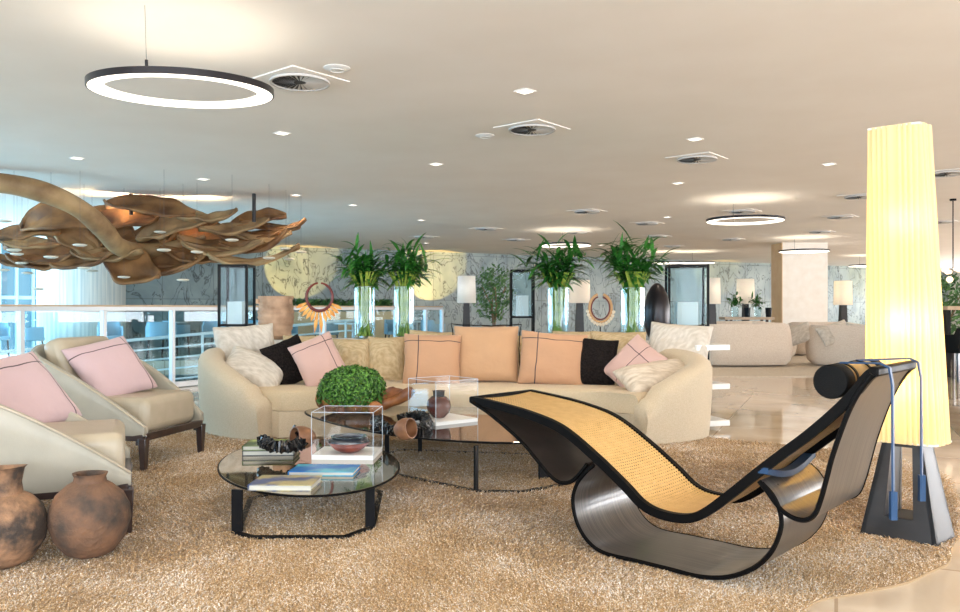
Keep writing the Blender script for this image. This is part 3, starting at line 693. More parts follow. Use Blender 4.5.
def beadchain(path, r, n, label, name='bead_necklace'):
    pts = smooth_path(path, 10); L = [0]
    for i in range(1,len(pts)): L.append(L[-1]+(pts[i]-pts[i-1]).length)
    b = MB()
    for k in range(n):
        s = L[-1]*k/(n-1); i = max(1,next((j for j in range(len(L)) if L[j] >= s), len(L)-1))
        f = (s-L[i-1])/max(1e-6,L[i]-L[i-1]); p = pts[i-1].lerp(pts[i],f); d = (pts[i]-pts[i-1]).normalized()
        u = d.cross(Vector((0,0,1))).normalized(); w = d.cross(u); rr = r*(.8+.4*random.random()); m = 9; a0 = random.random()*6
        d = (d+u*random.uniform(-.3,.3)+w*random.uniform(-.3,.3)).normalized()
        vs = [p+d*e*r*.17+(u*math.cos(a0+2*math.pi*j/m)+w*math.sin(a0+2*math.pi*j/m))*rr*(.82+.3*(j%2)) for e in (-1,1) for j in range(m)]
        b.add(vs,[tuple(range(m-1,-1,-1)),tuple(range(m,2*m))]+[(j,(j+1)%m,m+(j+1)%m,m+j) for j in range(m)])
    o = b.build(name, M['beads'], smooth=False); tag(o, label, 'necklace'); return o
zb = T1Z+.058
def TB(px,py,z=zb): return TP(px,py,z)
q0 = TB(263,444,zb+.03)
beadchain([TB(262,440,zb+.035),TB(270,445,zb+.03),TB(282,447,zb+.028),TB(295,445,zb+.028),TB(303,441,zb+.03),TB(300,434,zb+.06),TB(293,431,zb+.08)],.034,70,'thick black bead strand spilling from the wooden basket onto the green book')
def wooden_bowl(c, axis, r, h, label, mtl, name='wooden_bowl'):
    b = MB(); q = Vector((0,0,1)).rotation_difference(Vector(axis).normalized()).to_matrix()
    pr = [(.001,0),(r*.55,0),(r*.85,h*.25),(r,h*.6),(r*.92,h),(r*.84,h),(r*.88,h*.6),(r*.7,h*.25),(.001,h*.1)]
    b.lathe(pr, 32); b.v = [q @ p + Vector(c) for p in b.v]; o = b.build(name, mtl); return tag(o, label, 'bowl')
wooden_bowl(TB(303,436,T1Z+.12)+Vector((.045,.06,-.02)),(-.75,-.62,.12),.068,.12,'tipped brown wooden bowl spilling black beads beside the acrylic box',M['wood_bowl'])
# acrylic box over the bowl
def acr_box(c, w, d, h, rz, z, label, basem=M['white_paint']):
    t = empty('acrylic_display_box', (c.x,c.y,z), rz, label, 'display box', 'clear acrylic display boxes on the coffee tables')
    b = MB(); b.box((0,0,.012),(w,d,.024)); b.build('plinth', basem, t, smooth=False)
    b = MB(); b.box((0,0,.024+(h-.024)/2),(w,d,h-.024)); 
    b.f = [f for k,f in enumerate(b.f) if k != 0]; b.build('cover', M['acrylic'], t, smooth=False)
    b = MB()
    for x in (-w/2,w/2):
        for y in (-d/2,d/2): b.bar((x,y,.024),(x,y,h),.003)
        b.bar((x,-d/2,h),(x,d/2,h),.003)
    for y in (-d/2,d/2): b.bar((-w/2,y,h),(w/2,y,h),.003)
    b.build('edge_strip', M['acr_edge'], t, smooth=False)
    return t
bc1 = TP(348,455,T1Z)
acr_box(bc1,.355,.30,.27,R(-3),T1Z,'clear acrylic box covering the red and black bowl')
c = Vector((bc1.x+.01,bc1.y-.03,T1Z+.026))
t = empty('clay_bowl', c, 0, 'red clay bowl with black rim inside the clear acrylic box', 'bowl')
b = MB(); b.lathe([(.001,0),(.05,0),(.085,.018),(.115,.045),(.120,.058)],40); b.build('body', M['clay_bowl'], t)
b = MB(); b.lathe([(.120,.058),(.117,.070),(.100,.082),(.105,.092),(.096,.092),(.092,.078),(.107,.057),(.06,.02),(.001,.012)],40); b.build('rim', M['clay_rim'], t)
# second acrylic box with jug
bc2 = TP(443,421,T2Z)
acr_box(bc2,.36,.34,.30,R(38),T2Z,'clear acrylic box covering the dark red jar on the dark table')
c = Vector((bc2.x-.03,bc2.y,T2Z+.026)); t = empty('glazed_jar', c, 0, 'dark red round jar with black neck inside the acrylic box', 'jar')
b = MB(); b.lathe([(.001,0),(.04,0),(.075,.035),(.088,.08),(.080,.12),(.052,.148)],36); b.build('body', M['oxblood'], t)
b = MB(); b.lathe([(.052,.148),(.040,.152),(.042,.185),(.048,.19),(.034,.19),(.032,.15),(.001,.12)],36); b.build('neck', M['clay_rim'], t)
# beads + cracked wooden bowl on table 2
zt = T2Z+.03
beadchain([TP(375,420,zt),TP(385,428,zt),TP(398,431,zt),TP(412,432,zt),TP(424,428,zt),TP(426,420,zt),TP(418,415,zt+.02),TP(400,419,zt)],.036,90,'thick black bead strand heaped around the cracked wooden bowl on the dark table')
wooden_bowl(TP(398,424,T2Z+.10)+Vector((0,-.05,-.03)),(.80,-.45,.18),.066,.105,'tilted wooden bowl with a pale crack lying on the black beads',M['wood_bowl'])
# burl planter
bc3 = TP(352,413,T2Z); bt = empty('burl_wood_planter', (bc3.x,bc3.y,T2Z), 0, 'gnarled reddish burl wood planter under the round green bush', 'planter')
def burl():
    b = MB(); n = 64; prof = [(.001,0),(.12,0),(.20,.03),(.235,.07),(.25,.12),(.235,.125),(.20,.09),(.12,.06),(.001,.05)]
    def j(p,a,i):
        k = 1+.22*noise.noise(Vector((math.cos(a)*1.7,math.sin(a)*1.7,2)))+.10*noise.noise(Vector((math.cos(a)*5,math.sin(a)*5,i*.4)))
        ext = .42*max(0,math.cos(a-.05))**7+.10*max(0,math.cos(a-math.pi))**3
        z = p.z*(1+ (.45*noise.noise(Vector((math.cos(a)*3,math.sin(a)*3,9))) + .55*max(0,math.cos(a-.05))**9))
        q = Vector((p.x*k*(1+ext), p.y*k*.8*(1-.3*max(0,math.cos(a-.05))**6), z)); return q
    b.lathe(prof, n, jit=j); b.build('bowl', M['burl'], bt, angle=60)
burl()
b = MB(); b.tube(smooth_path([(.24,-.02,.07),(.34,-.04,.10),(.42,-.05,.15),(.47,-.05,.19)],5),[.05,.045,.04,.036,.036,.038,.04,.042,.044,.046,.044,.042,.038,.036,.034,.022],10); b.build('burl_arm', M['burl'], bt)
b = MB()
for sxx,syy,szz,rr in ((.20,-.19,.03,.055),(-.05,-.20,.03,.035)):
    for z_ in (0,):
        b.lathe([(rr*math.sin(math.pi*k/10)+.0005, -rr*math.cos(math.pi*k/10)) for k in range(11)],20,(sxx,syy,szz+rr*.5))
b.build('burl_knob', M['burl'], bt)
def bush(c, r, n, m, label, leafs=.013):
    vs = np.zeros((n*4,3)); 
    for k in range(n):
        u = random.uniform(-.35,1); a = random.uniform(0,2*math.pi); q = math.sqrt(1-u*u)
        d = Vector((q*math.cos(a),q*math.sin(a),u)); rr = r*(.72+.28*random.random()**.5)*(1+.10*noise.noise(d*3.5))
        p = Vector((d.x*rr,d.y*rr,d.z*rr*.80))
        nn = (d+Vector([random.uniform(-.7,.7) for _ in range(3)])).normalized(); t1 = nn.orthogonal().normalized()
        t1 = (Matrix.Rotation(random.uniform(0,6.28),3,nn) @ t1); t2 = nn.cross(t1); s = leafs*random.uniform(.7,1.3)
        for j,(e,f) in enumerate(((-1,0),(0,-.6),(1,0),(0,.6))): vs[k*4+j] = p+t1*s*e+t2*s*f+nn*(s*.25 if f else 0)
    b = MB(); b.v = [Vector(v)+c for v in vs]; b.f = [(k*4,k*4+1,k*4+2,k*4+3) for k in range(n)]
    return b
t = empty('round_bush', (bc3.x,bc3.y,T2Z+.07), 0, 'dense round green bush growing in the burl wood planter', 'plant')
bush(Vector((bc3.x,bc3.y,T2Z+.155)), .262, 6500, M['bush'], '').build('foliage', M['bush'], t, world=True, smooth=False, fixn=False)
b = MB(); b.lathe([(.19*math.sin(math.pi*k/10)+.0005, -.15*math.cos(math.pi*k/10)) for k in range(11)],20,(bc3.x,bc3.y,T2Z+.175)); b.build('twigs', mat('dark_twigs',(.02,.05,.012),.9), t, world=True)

# ------------------------------------------------------------------ rocking chaise longue
P0 = Vector((.882,3.205,0)); A = Vector((-.737,.676,0)); W = Vector((.33,.36,0)); WL_ = W.length; WN = W/WL_
def pf(px,py):
    u = (px-CX)/F; t = (P0.x-P0.y*u)/(.737+.676*u); p = P0+A*t; z = HC-(py-HY)/F*p.y; return Vector((p.x,p.y,max(z,.024)))
ch = empty('rocking_chaise', (1.05,3.42,0), 0, 'black bentwood rocking chaise longue with woven cane seat', 'chaise longue')
rail_px = [(471,400),(500,407),(530,416),(560,429.5),(591,455),(622,485),(641,505),(660,515),(685,519),(704,513),(729,495),(754,475),(779,456),(805,437),(829,417),(850,397),(866,378),(873,372)]
RAIL = smooth_path([pf(*q) for q in rail_px], 5)
def nrm(path, i):
    d = (path[min(i+1,len(path)-1)]-path[max(i-1,0)]).normalized(); return WN.cross(d).normalized() if True else d
def ribbon(path, s0, s1, th, m, name, crown=0, uv=None, nw=1, off=0, sub=0):
    """sheet following path, spanning from s0 to s1 of the width; th = thickness"""
    b = MB(); n = len(path); rings = []; uvs = []; L = 0
    for i,p in enumerate(path):
        if i: L += (path[i]-path[i-1]).length
        nn = nrm(path,i); top = []; bot = []
        for k in range(nw+1):
            f = s0+(s1-s0)*k/nw; g = 4*(f-.5)**2-1
            q = p+WN*WL_*f+nn*(off+crown*(-g)); top.append(q+nn*th/2); bot.append(q-nn*th/2)
        rings.append(top+bot[::-1]); uvs += [(k/nw, L) for k in range(nw+1)]+[(k/nw,L) for k in range(nw,-1,-1)]
    b.loft(rings); b.uv = uvs
    return b.build(name, m, ch, world=True, angle=50)
rw = .030/WL_
ribbon(RAIL, 0, rw, .036, M['black_lacquer'], 'side_rail'); ribbon(RAIL, 1-rw, 1, .036, M['black_lacquer'], 'side_rail')
sgn = 1 if nrm(RAIL,30).z > 0 else -1
ribbon(RAIL, rw*.9, 1-rw*.9, .003, M['cane'], 'cane_seat', crown=-.012*sgn, nw=8, off=.012*sgn)
for i in (0, len(RAIL)-1):
    p = RAIL[i]; b = MB(); b.bar(p+Vector((0,0,0)), p+W, .034, .034); b.build('end_rail', M['black_lacquer'], ch, world=True, bevel=.008)
foot = smooth_path([pf(*q) for q in ((472,402),(491,415),(521,441),(542,466),(554,479),(563,483),(572,481),(581,472),(587,464))],6)
ribbon(foot, 0, 1, .012, M['black_wood'], 'foot_ribbon')
hoop_px = [(594,465),(586,472),(577,484),(573,500),(577,522),(588,541),(605,555),(638,569),(670,577),(700,579.5),(728,577),(752,569),(768,556),(777,541),(781.5,524),(779,508),(772,494),(762,483)]
hoop = smooth_path([pf(*q) for q in hoop_px],6)
ribbon(hoop, 0, 1, .014, M['dark_ribbon'], 'rocker_ribbon')
sc_px = [(759,481),(767,491),(775.5,503),(784,512),(795,518.5),(806,520),(815,514),(821,499),(826,481),(832,458),(840,434),(849,411),(859,392),(872,374)]
scoop = smooth_path([pf(*q) for q in sc_px],6)
ribbon(scoop, 0, 1, .012, M['dark_ribbon'], 'back_ribbon')
for path,nm in ((hoop,'rocker_edge'),(scoop,'back_edge'),(foot,'foot_edge')):
    for f in (0,1):
        b = MB(); b.tube([p+W*f-WN*.001 for p in path], .0095, 6); b.build(nm, M['black_lacquer'], ch, world=True)
# saddle bracket across the rails near the joint
pj = pf(763,468); b = MB()
arc = [pj+W*f+Vector((0,0,-.010-.040*math.sin(math.pi*f))) for f in [k/16 for k in range(17)]]
b.loft([[q+Vector((0,0,.012))-A*.02, q+Vector((0,0,.012))+A*.02, q-Vector((0,0,.012))+A*.02, q-Vector((0,0,.012))-A*.02] for q in arc]); b.build('saddle_bracket', M['blue_strap'], ch, world=True)
for f in (.17,.27,.72,.82):
    q = pj+W*f+Vector((0,0,-.06-.025*math.sin(math.pi*f)))-A*.018; b = MB(); b.tube([q, q-A*.016-Vector((0,0,.022))], .0065, 8); b.build('bolt', M['black_lacquer'], ch, world=True)
# head bolster
c0 = pf(829,382); bo = empty('head_bolster', c0, 0, 'black cylindrical head bolster with olive leather band on the chaise', 'bolster')
def cylseg(f0,f1,r,m,name,par):
    b = MB(); b.tube([c0+WN*WL_*f0, c0+WN*WL_*(f0+.012), c0+WN*WL_*(f1-.012), c0+WN*WL_*f1],[r*.93,r,r,r*.93],36); return b.build(name,m,par,world=True)
cylseg(.02,.20,.062,M['dark_leather'],'end_cap',bo); cylseg(.20,.82,.059,M['tan_leather'],'leather_cover',bo); cylseg(.82,1.0,.062,M['dark_leather'],'end_cap',bo)
for f,g_ in ((.26,.17),(.62,.93)):
    q = c0+W*f; head = RAIL[-1]+W*g_
    b = MB(); back = head-A*.03
    pts = [q+Vector((0,0,.063)), head+Vector((0,0,.026)), head-A*.03+Vector((0,0,.012)), head-A*.04-Vector((0,0,.05)), head-A*.042-Vector((0,0,.47))]
    for k in range(len(pts)-1): b.bar(pts[k], pts[k+1], .020, .006, up=tuple(A if k>1 else (0,0,1)))
    b.box(tuple(pts[-1]),(.022,.016,.10)); b.build('strap', M['blue_strap'], bo, world=True, smooth=False)
    b = MB(); b.tube([c0+WN*WL_*(f-.018), c0+WN*WL_*(f+.018)], .0635, 36); b.build('band', M['black_lacquer'], bo, world=True)

# ------------------------------------------------------------------ pleated floor lamp
fa = Vector((.75,-.66,0)).normalized(); fb = Vector((.75,.66,0)).normalized()
lc = Vector((2.045,3.83,RZ)); lamp = empty('pleated_floor_lamp', lc, 0, 'tall glowing pleated floor lamp on a black tapered stand', 'lamp')
def lrect(hx, hy, z): return [lc+fa*sx*hx+fb*sy*hy+Vector((0,0,z)) for sx,sy in ((-1,-1),(1,-1),(1,1),(-1,1))]
def lamp_base():
    H = .455; bx,by,tx,ty = .165,.115,.085,.062
    # four panels, front and rear ones have the tall tapered window
    def at(sx, f, side, z):  # point on the face
        k = z/H; hx = bx+(tx-bx)*k; hy = by+(ty-by)*k; return hx,hy
    b = MB()
    def face(side):
        outer = []; innr = []
        for z,fr in ((0,1),(H,1)): pass
        def pt(x,z,dep):
            k = z/H; hy = by+(ty-by)*k; return lc+fa*x+fb*(side*(hy-dep))+Vector((0,0,z))
        k0 = .10/H; k1 = .42/H
        o = [(-bx,0),(bx,0),(tx,H),(-tx,H)]; i_ = [(-.062,.10),(.062,.10),(.045,.43),(-.045,.43)]
        vs = [pt(x,z,0) for x,z in o+i_]+[pt(x,z,.02) for x,z in o+i_]
        fs = []
        for j in range(4):
            k = (j+1)%4; fs += [(j,k,4+k,4+j),(8+j,12+j,12+k,8+k),(4+j,4+k,12+k,12+j),(j,8+j,8+k,k)]
        b.add(vs,fs)
    face(-1); face(1)
    b.build('stand_front', M['black_wood'], lamp, world=True, smooth=False)
    b2 = MB()
    for s in (-1,1):
        vs = [lc+fa*s*(bx-.0)+fb*(-by),lc+fa*s*bx+fb*by,lc+fa*s*tx+fb*ty+Vector((0,0,H)),lc+fa*s*tx-fb*ty+Vector((0,0,H))]
        vs += [v-fa*s*.02 for v in vs]; b2.add(vs,[(0,1,2,3),(7,6,5,4),(0,4,5,1),(1,5,6,2),(2,6,7,3),(3,7,4,0)])
        # inner reveals beside the window
        vs = [lc+fa*s*.064-fb*(by-.02)+Vector((0,0,.10)),lc+fa*s*.064+fb*(by-.02)+Vector((0,0,.10)),lc+fa*s*.047+fb*(ty)+Vector((0,0,.43)),lc+fa*s*.047-fb*ty+Vector((0,0,.43))]
        b2.add(vs,[(0,1,2,3)])
    b2.add([lc+fa*i*.062+fb*j*(by-.015)+Vector((0,0,.10)) for i,j in ((-1,-1),(1,-1),(1,1),(-1,1))],[(0,1,2,3)])
    b2.build('stand_side', mat('stand_side_wood',(.02,.022,.026),.45,spec=.35), lamp, world=True, smooth=False)
lamp_base()
def shade(z0,z1,hx0,hy0,hx1,hy1,par,m,pleats=64,n=512,amp=.0065):
    b = MB(); rings = []; ex = 2/4.5; uvs = []
    for k in range(9):
        f = k/8; z = z0+(z1-z0)*f; hx = hx0+(hx1-hx0)*f; hy = hy0+(hy1-hy0)*f; r_ = []
        for j in range(n):
            a = 2*math.pi*j/n; ca,sa = math.cos(a),math.sin(a)
            x = math.copysign(abs(ca)**ex,ca)*hx; y = math.copysign(abs(sa)**ex,sa)*hy
            # pleat by arc position
            ph = (x/hx0*7 if abs(y)/hy>abs(x)/hx else y/hy0*5)
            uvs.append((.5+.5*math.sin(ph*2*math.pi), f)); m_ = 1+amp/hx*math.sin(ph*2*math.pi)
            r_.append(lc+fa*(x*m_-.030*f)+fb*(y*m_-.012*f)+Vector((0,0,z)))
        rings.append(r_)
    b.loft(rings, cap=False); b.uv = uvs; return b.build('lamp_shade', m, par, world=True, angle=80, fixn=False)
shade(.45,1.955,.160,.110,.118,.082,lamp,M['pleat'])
b = MB(); b.box((0,0,0),(.001,.001,.001)); 
b = MB()
for z,hx,hy in ((.455,.152,.102),(1.95,.110,.074)):
    q = [lc+fa*(i*hx-(.030 if z>1 else 0))+fb*(j*hy-(.012 if z>1 else 0))+Vector((0,0,z)) for i,j in ((-1,-1),(1,-1),(1,1),(-1,1))]
    for k in range(4): b.bar(q[k],q[(k+1)%4],.008,.008)
    b.bar(q[0],q[2],.006); b.bar(q[1],q[3],.006)
b.bar(lc+Vector((0,0,.455)),lc+Vector((0,0,1.95)),.012); b.build('shade_frame', M['white_paint'], lamp, world=True, smooth=False)
def plight(loc, e, col, rad): 
    L = bpy.data.lights.new('bulb','POINT'); L.energy=e; L.color=col; L.shadow_soft_size=rad; o = bpy.data.objects.new('bulb_light',L); COL.objects.link(o); o.location=loc; return o
for z,e in ((.72,4.5),(1.02,8),(1.5,3.2)): plight(lc+Vector((-.01,-.02,z)), e, (1,.56,.09), .03)

# ------------------------------------------------------------------ white console behind the sofa
cpth = smooth_path([(2.09,7.16,0),(1.95,7.62,0),(1.66,7.98,0),(1.2,8.36,0),(.6,8.58,0),(-.2,8.66,0),(-1.1,8.64,0),(-2.0,8.52,0),(-2.7,8.2,0)],8)
con = empty('shelf_console', (0,8.5,0), 0, 'long white three-tier console running behind the curved sofa', 'console')
def strip(path,z,th,hw):
    b = MB(); rings = []; n = len(path)
    for i,p in enumerate(path):
        d = (path[min(i+1,n-1)]-path[max(i-1,0)]).normalized(); q = Vector((d.y,-d.x,0)); q = q if True else q
        rings.append([p-q*hw+Vector((0,0,z-th)),p+q*hw+Vector((0,0,z-th)),p+q*hw+Vector((0,0,z)),p-q*hw+Vector((0,0,z))])
    b.loft(rings); return b
for z in (.77,.42,.09): strip(cpth,z,.05,.17).build('shelf', M['white_paint'], con, world=True, smooth=False, bevel=.004)
for k in (3,20,36,52,-4):
    p = cpth[k]; b = MB(); b.box((p.x,p.y,.36),(.06,.06,.72)); b.build('support', M['white_paint'], con, world=True, smooth=False)
CZ = .77

# ------------------------------------------------------------------ vases with leafy stems
def leafy(b, c, spread, up, nst, nl, ll, lw):
    for k in range(nst):
        a = random.uniform(0,2*math.pi); e = random.random()**.7; tip = c+Vector((math.cos(a)*spread*e*.7, math.sin(a)*spread*e*.6, up*(.35+.5*random.random()*(1.1-.5*e))))
        base = c+Vector((random.uniform(-.03,.03),random.uniform(-.03,.03),-.05))
        for j in range(nl):
            f = .25+.75*j/(nl-1); p = base.lerp(tip,f)
            th = random.uniform(0,2*math.pi); el = random.uniform(-.2,1.1); L = ll*random.uniform(.7,1.25)
            d = Vector((math.cos(th)*math.cos(el)+math.cos(a)*.4, math.sin(th)*math.cos(el)+math.sin(a)*.4, math.sin(el))).normalized()
            sd = d.cross(Vector((0,0,1))).normalized(); vs = []; q = p.copy(); dd = d.copy(); S = 5
            for s in range(S+1):
                g = s/S; w = lw*math.sin(math.pi*min(.98,.08+g*.92))**.8 if s < S else .001
                vs += [q-sd*w, q+Vector((0,0,-w*.25)), q+sd*w]; q = q+dd*L/S; dd = (dd+Vector((0,0,-.20))).normalized()
            fs = []
            for s in range(S):
                fs += [(3*s,3*s+1,3*s+4,3*s+3),(3*s+1,3*s+2,3*s+5,3*s+4)]
            b.add(vs,fs)
def vase(px, top_py, Y, base_z, r, label, lab2, spread=.30, up=.50, ns=20, nl=8, ll=.22, lw=.017, h=None):
    x = (px-CX)/F*Y; top = HC-(top_py-HY)/F*Y
    t = empty('glass_vase', (x,Y,base_z), 0, label, 'vase', 'tall clear cylinder vases on the console'); h = top-base_z
    b = MB(); b.lathe([(.001,.0),(r,0),(r,h),(r-.006,h),(r-.006,.02),(.001,.02)],36); b.build('glass_body', M['vase_glass'], t)
    b = MB(); b.lathe([(r,h),(r+.002,h+.003),(r-.006,h+.003),(r-.006,h)],36,closed=True); b.build('rim', M['acr_edge'], t)
    p = empty('leafy_stems', (x,Y,base_z+.03), 0, lab2, 'plant', 'leafy stems in the glass vases')
    b = MB()
    for k in range(38):
        a = random.uniform(0,6.28); rr = r*.75*random.random(); a2 = a+random.uniform(1,4)
        b.tube([(x+rr*math.cos(a),Y+rr*math.sin(a),base_z+.03),(x+rr*.5*math.cos(a2),Y+rr*.5*math.sin(a2),base_z+h*.5),(x+r*.8*math.cos(a2),Y+r*.8*math.sin(a2),base_z+h+.03),(x+r*1.5*math.cos(a2),Y+r*1.5*math.sin(a2),base_z+h+.16)],.009,5)
    b.build('stem', M['stem'], p, world=True)
    b = MB(); leafy(b, Vector((x,Y,top+.03)), spread, up, ns, nl, ll, lw); b.build('foliage', M['leaf'], p, world=True, fixn=False)
    return t
ords = ['first','second','third','fourth']
vase(364.5,287,8.6,CZ,.115,'tall glass cylinder vase on the console nearest the clay pot','leafy green stems in the vase nearest the ribbed clay pot',.42,.50,30,8,.25,.021)
vase(404,287,8.6,CZ,.112,'tall glass cylinder vase behind the sofa above the round bush','leafy green stems in the second vase from the railing',.42,.50,30,8,.25,.021)
vase(558,288,8.55,CZ,.118,'tall glass cylinder vase between display case and shell necklace','leafy green stems in the vase between display case and shell necklace',.50,.56,34,8,.26,.022)
vase(632.5,288,8.3,CZ,.128,'tall glass cylinder vase between shell necklace and dark bronze vase','leafy green stems in the vase beside the dark bronze vase',.48,.62,34,8,.26,.022)

# ribbed clay pot
p = P(276,330,8.45); b = MB()
pr = [(.001,0),(.13,0),(.165,.04)]
for k in range(26): pr.append((.150+.034*math.sin(k/25*2.7)+(.007 if k%4<2 else 0), .05+.36*k/25))
pr += [(.185,.43),(.185,.455),(.16,.455),(.15,.40),(.14,.1),(.001,.05)]
b.lathe(pr,40,(p.x,8.45,CZ))
for s in (-1,1): b.box((p.x+s*.175,8.38,CZ+.40),(.03,.03,.05))
tag(b.build('ribbed_clay_pot', M['clay'], angle=60), 'ribbed terracotta pot standing on the console near the railing', 'pot')
# feather necklace on stand
c = P(319.5,297,8.3); t = empty('feather_necklace', (c.x,8.3,CZ), 0, 'red ring necklace with orange feathers on a thin stand', 'necklace')
R1 = .135; b = MB(); pts = [c+Vector((R1*math.cos(a),0,R1*1.08*math.sin(a))) for a in [R(97)+R(346)*k/40 for k in range(41)]]
b.tube(pts,[.010+.008*math.sin(math.pi*k/40) for k in range(41)],10); b.build('ring', M['ring_red'], t, world=True)
for k,(a,L) in enumerate([(R(205+11.5*j), .13 if j not in (5,6) else .24) for j in range(12)]):
    b = MB(); d = Vector((math.cos(a),0,math.sin(a))); s = Vector((-d.z,0,d.x)); o0 = c+d*R1*1.05+Vector((0,-.01,0)); w = .02
    b.add([o0-s*w*.4,o0+s*w*.4,o0+d*L*.6+s*w,o0+d*L,o0+d*L*.6-s*w],[(0,1,2,3,4)]); b.build('feather', M['feather'], t, world=True, solid=.003, smooth=False)
b = MB(); b.tube([(c.x,8.32,CZ),(c.x,8.32,c.z-R1)],.008,8); b.lathe([(.001,0),(.06,0),(.06,.015),(.001,.02)],24,(c.x,8.32,CZ)); b.build('stand', M['alu'], t, world=True)
# shell necklace on stand with mini plant behind
c = P(600.5,308,8.3); t = empty('shell_necklace', (c.x,8.3,CZ), 0, 'oval rope necklace hung with cream shells on a stand', 'necklace')
b = MB(); pts = [c+Vector((.115*math.cos(a),0,.145*math.sin(a))) for a in [R(105)+R(330)*k/40 for k in range(41)]]; b.tube(pts,.014,8); b.build('rope', M['rope'], t, world=True)
b = MB(); b.tube([c+(q-c)*.82 for q in pts],.007,8); b.build('inner_rope', M['ring_red'], t, world=True)
for j in range(13):
    a = R(192+12.8*j); q = c+Vector((.14*math.cos(a),-.01,.172*math.sin(a))); b = MB(); b.lathe([(.001,-.022),(.016,-.008),(.018,.008),(.001,.022)],8,q); b.build('shell_charm', M['shell'], t, world=True)
b = MB(); b.tube([(c.x,8.32,CZ),(c.x,8.32,c.z-.14)],.007,8); b.lathe([(.001,0),(.06,0),(.06,.015),(.001,.02)],24,(c.x,8.32,CZ)); b.build('stand', M['black_metal'], t, world=True)
# bronze bottle-like vase
c = P(658,330,8.75); b = MB(); b.lathe([(.001,0),(.09,0),(.12,.06),(.142,.20),(.140,.34),(.115,.47),(.07,.56),(.03,.60),(.001,.605)],40,(c.x,8.55+.25,CZ-.0)); tag(b.build('bronze_vase', M['bronze']), 'large dark egg shaped vase beside the black display case', 'vase')

# ------------------------------------------------------------------ black framed display cases
def display(name, x0, x1, Y, ztop, zbox, dep, rz, label, lampin=True, floor=0, wh=.30):
    w = x1-x0; cx_ = (x0+x1)/2; t = empty('display_case', (cx_,Y,floor), rz, label, 'display case', 'black framed glass display cases')
    s = .028; b = MB(); H = ztop-floor; zb_ = zbox-floor
    for x in (-w/2,w/2):
        for y in (-dep/2,dep/2): b.box((x,y,H/2),(s,s,H))
    for z in (H-s/2,zb_,.06):
        for y in (-dep/2,dep/2): b.box((0,y,z),(w,s,s))
        for x in (-w/2,w/2): b.box((x,0,z),(s,dep,s))
    b.build('frame', M['black_metal'], t, smooth=False)
    b = MB(); b.box((0,0,zb_),(w,dep,.012)); b.build('shelf', M['black_metal'], t, smooth=False)
    b = MB(); b.box((0,0,(H+zb_)/2),(w-.01,dep-.01,H-zb_-.03)); b.build('glass_panel', M['glass'], t, smooth=False)
    q = empty('cube_block', (cx_,Y,zbox+.008), rz, 'white block standing inside the black display case '+name, 'block', 'white blocks inside the display cases')
    b = MB(); b.box((0,0,wh/2),(w*.55,dep*.55,wh)); b.build('block_body', M['white_paint'], q, smooth=False, bevel=.003)
    return t
Y = 9.5; display('near the railing',P(223.5,0,Y).x,P(250.5,0,Y).x,Y,HC+43/F*Y,HC-17/F*Y,.32,0,'narrow tall black display case near the ribbed clay pot',wh=.27)
Y = 9.6; display('beside the sofa end',P(668,0,Y).x,P(705,0,Y).x,Y,HC+43/F*Y,HC-18/F*Y,.42,R(-8),'widest black display case behind the sofa end',wh=.28)
Y = 11.5; display('beside the indoor tree',P(511,0,Y).x,P(533,0,Y).x,Y,HC+38/F*Y,HC-9/F*Y,.32,0,'far black display case beside the small indoor tree',wh=.30)

# ------------------------------------------------------------------ lamps of the lounge behind
def drum(px, y0, y1, wpx, label, Y, stem_w=.20, e=6, lit=(1,.86,.66)):
    z1 = HC+(HY-y0)/F*Y; z0 = HC+(HY-y1)/F*Y; w = wpx/F*Y; x = (px-CX)/F*Y
    t = empty('drum_lamp', (x,Y,0), 0, label, 'lamp', 'white shaded lamps in the far lounge')
    b = MB(); b.lathe([(w/2,z0),(w/2*.93,z1)],36); b.f = b.f[:-2]; b.build('lamp_shade', M['drum'], t, fixn=False)
    b = MB(); b.lathe([(.03,z0+.02),(.03,z1-.02)],8); b.build('lamp_stem', M['white_paint'], t)
    b = MB(); h = z0
    b.add([(i*stem_w/2,j*stem_w/2,0) for i,j in ((-1,-1),(1,-1),(1,1),(-1,1))]+[(i*stem_w*.3,j*stem_w*.3,h) for i,j in ((-1,-1),(1,-1),(1,1),(-1,1))],[(3,2,1,0),(4,5,6,7),(0,1,5,4),(1,2,6,5),(2,3,7,6),(3,0,4,7)])
    b.build('stand', M['black_wood'], t, smooth=False)
    plight((x,Y,(z0+z1)/2+.02), e, lit, .04)
drum(466.5,276,303,19,'white drum lamp on black stand beside the small indoor tree',16.0,e=7,lit=(.9,.92,1))
drum(579.5,280,303,22,'beige drum lamp on black stand behind the third leafy vase',15,e=8,lit=(1,.7,.45))
drum(712,278,304,17,'white drum lamp peeking out behind the widest display case',17,e=8)
drum(745.5,279,304,18,'white drum lamp standing behind the far side table',19.5,e=14)
drum(843,281,305,18,'white drum lamp between square column and pleated lamp',17.5,e=16,lit=(1,.78,.45))

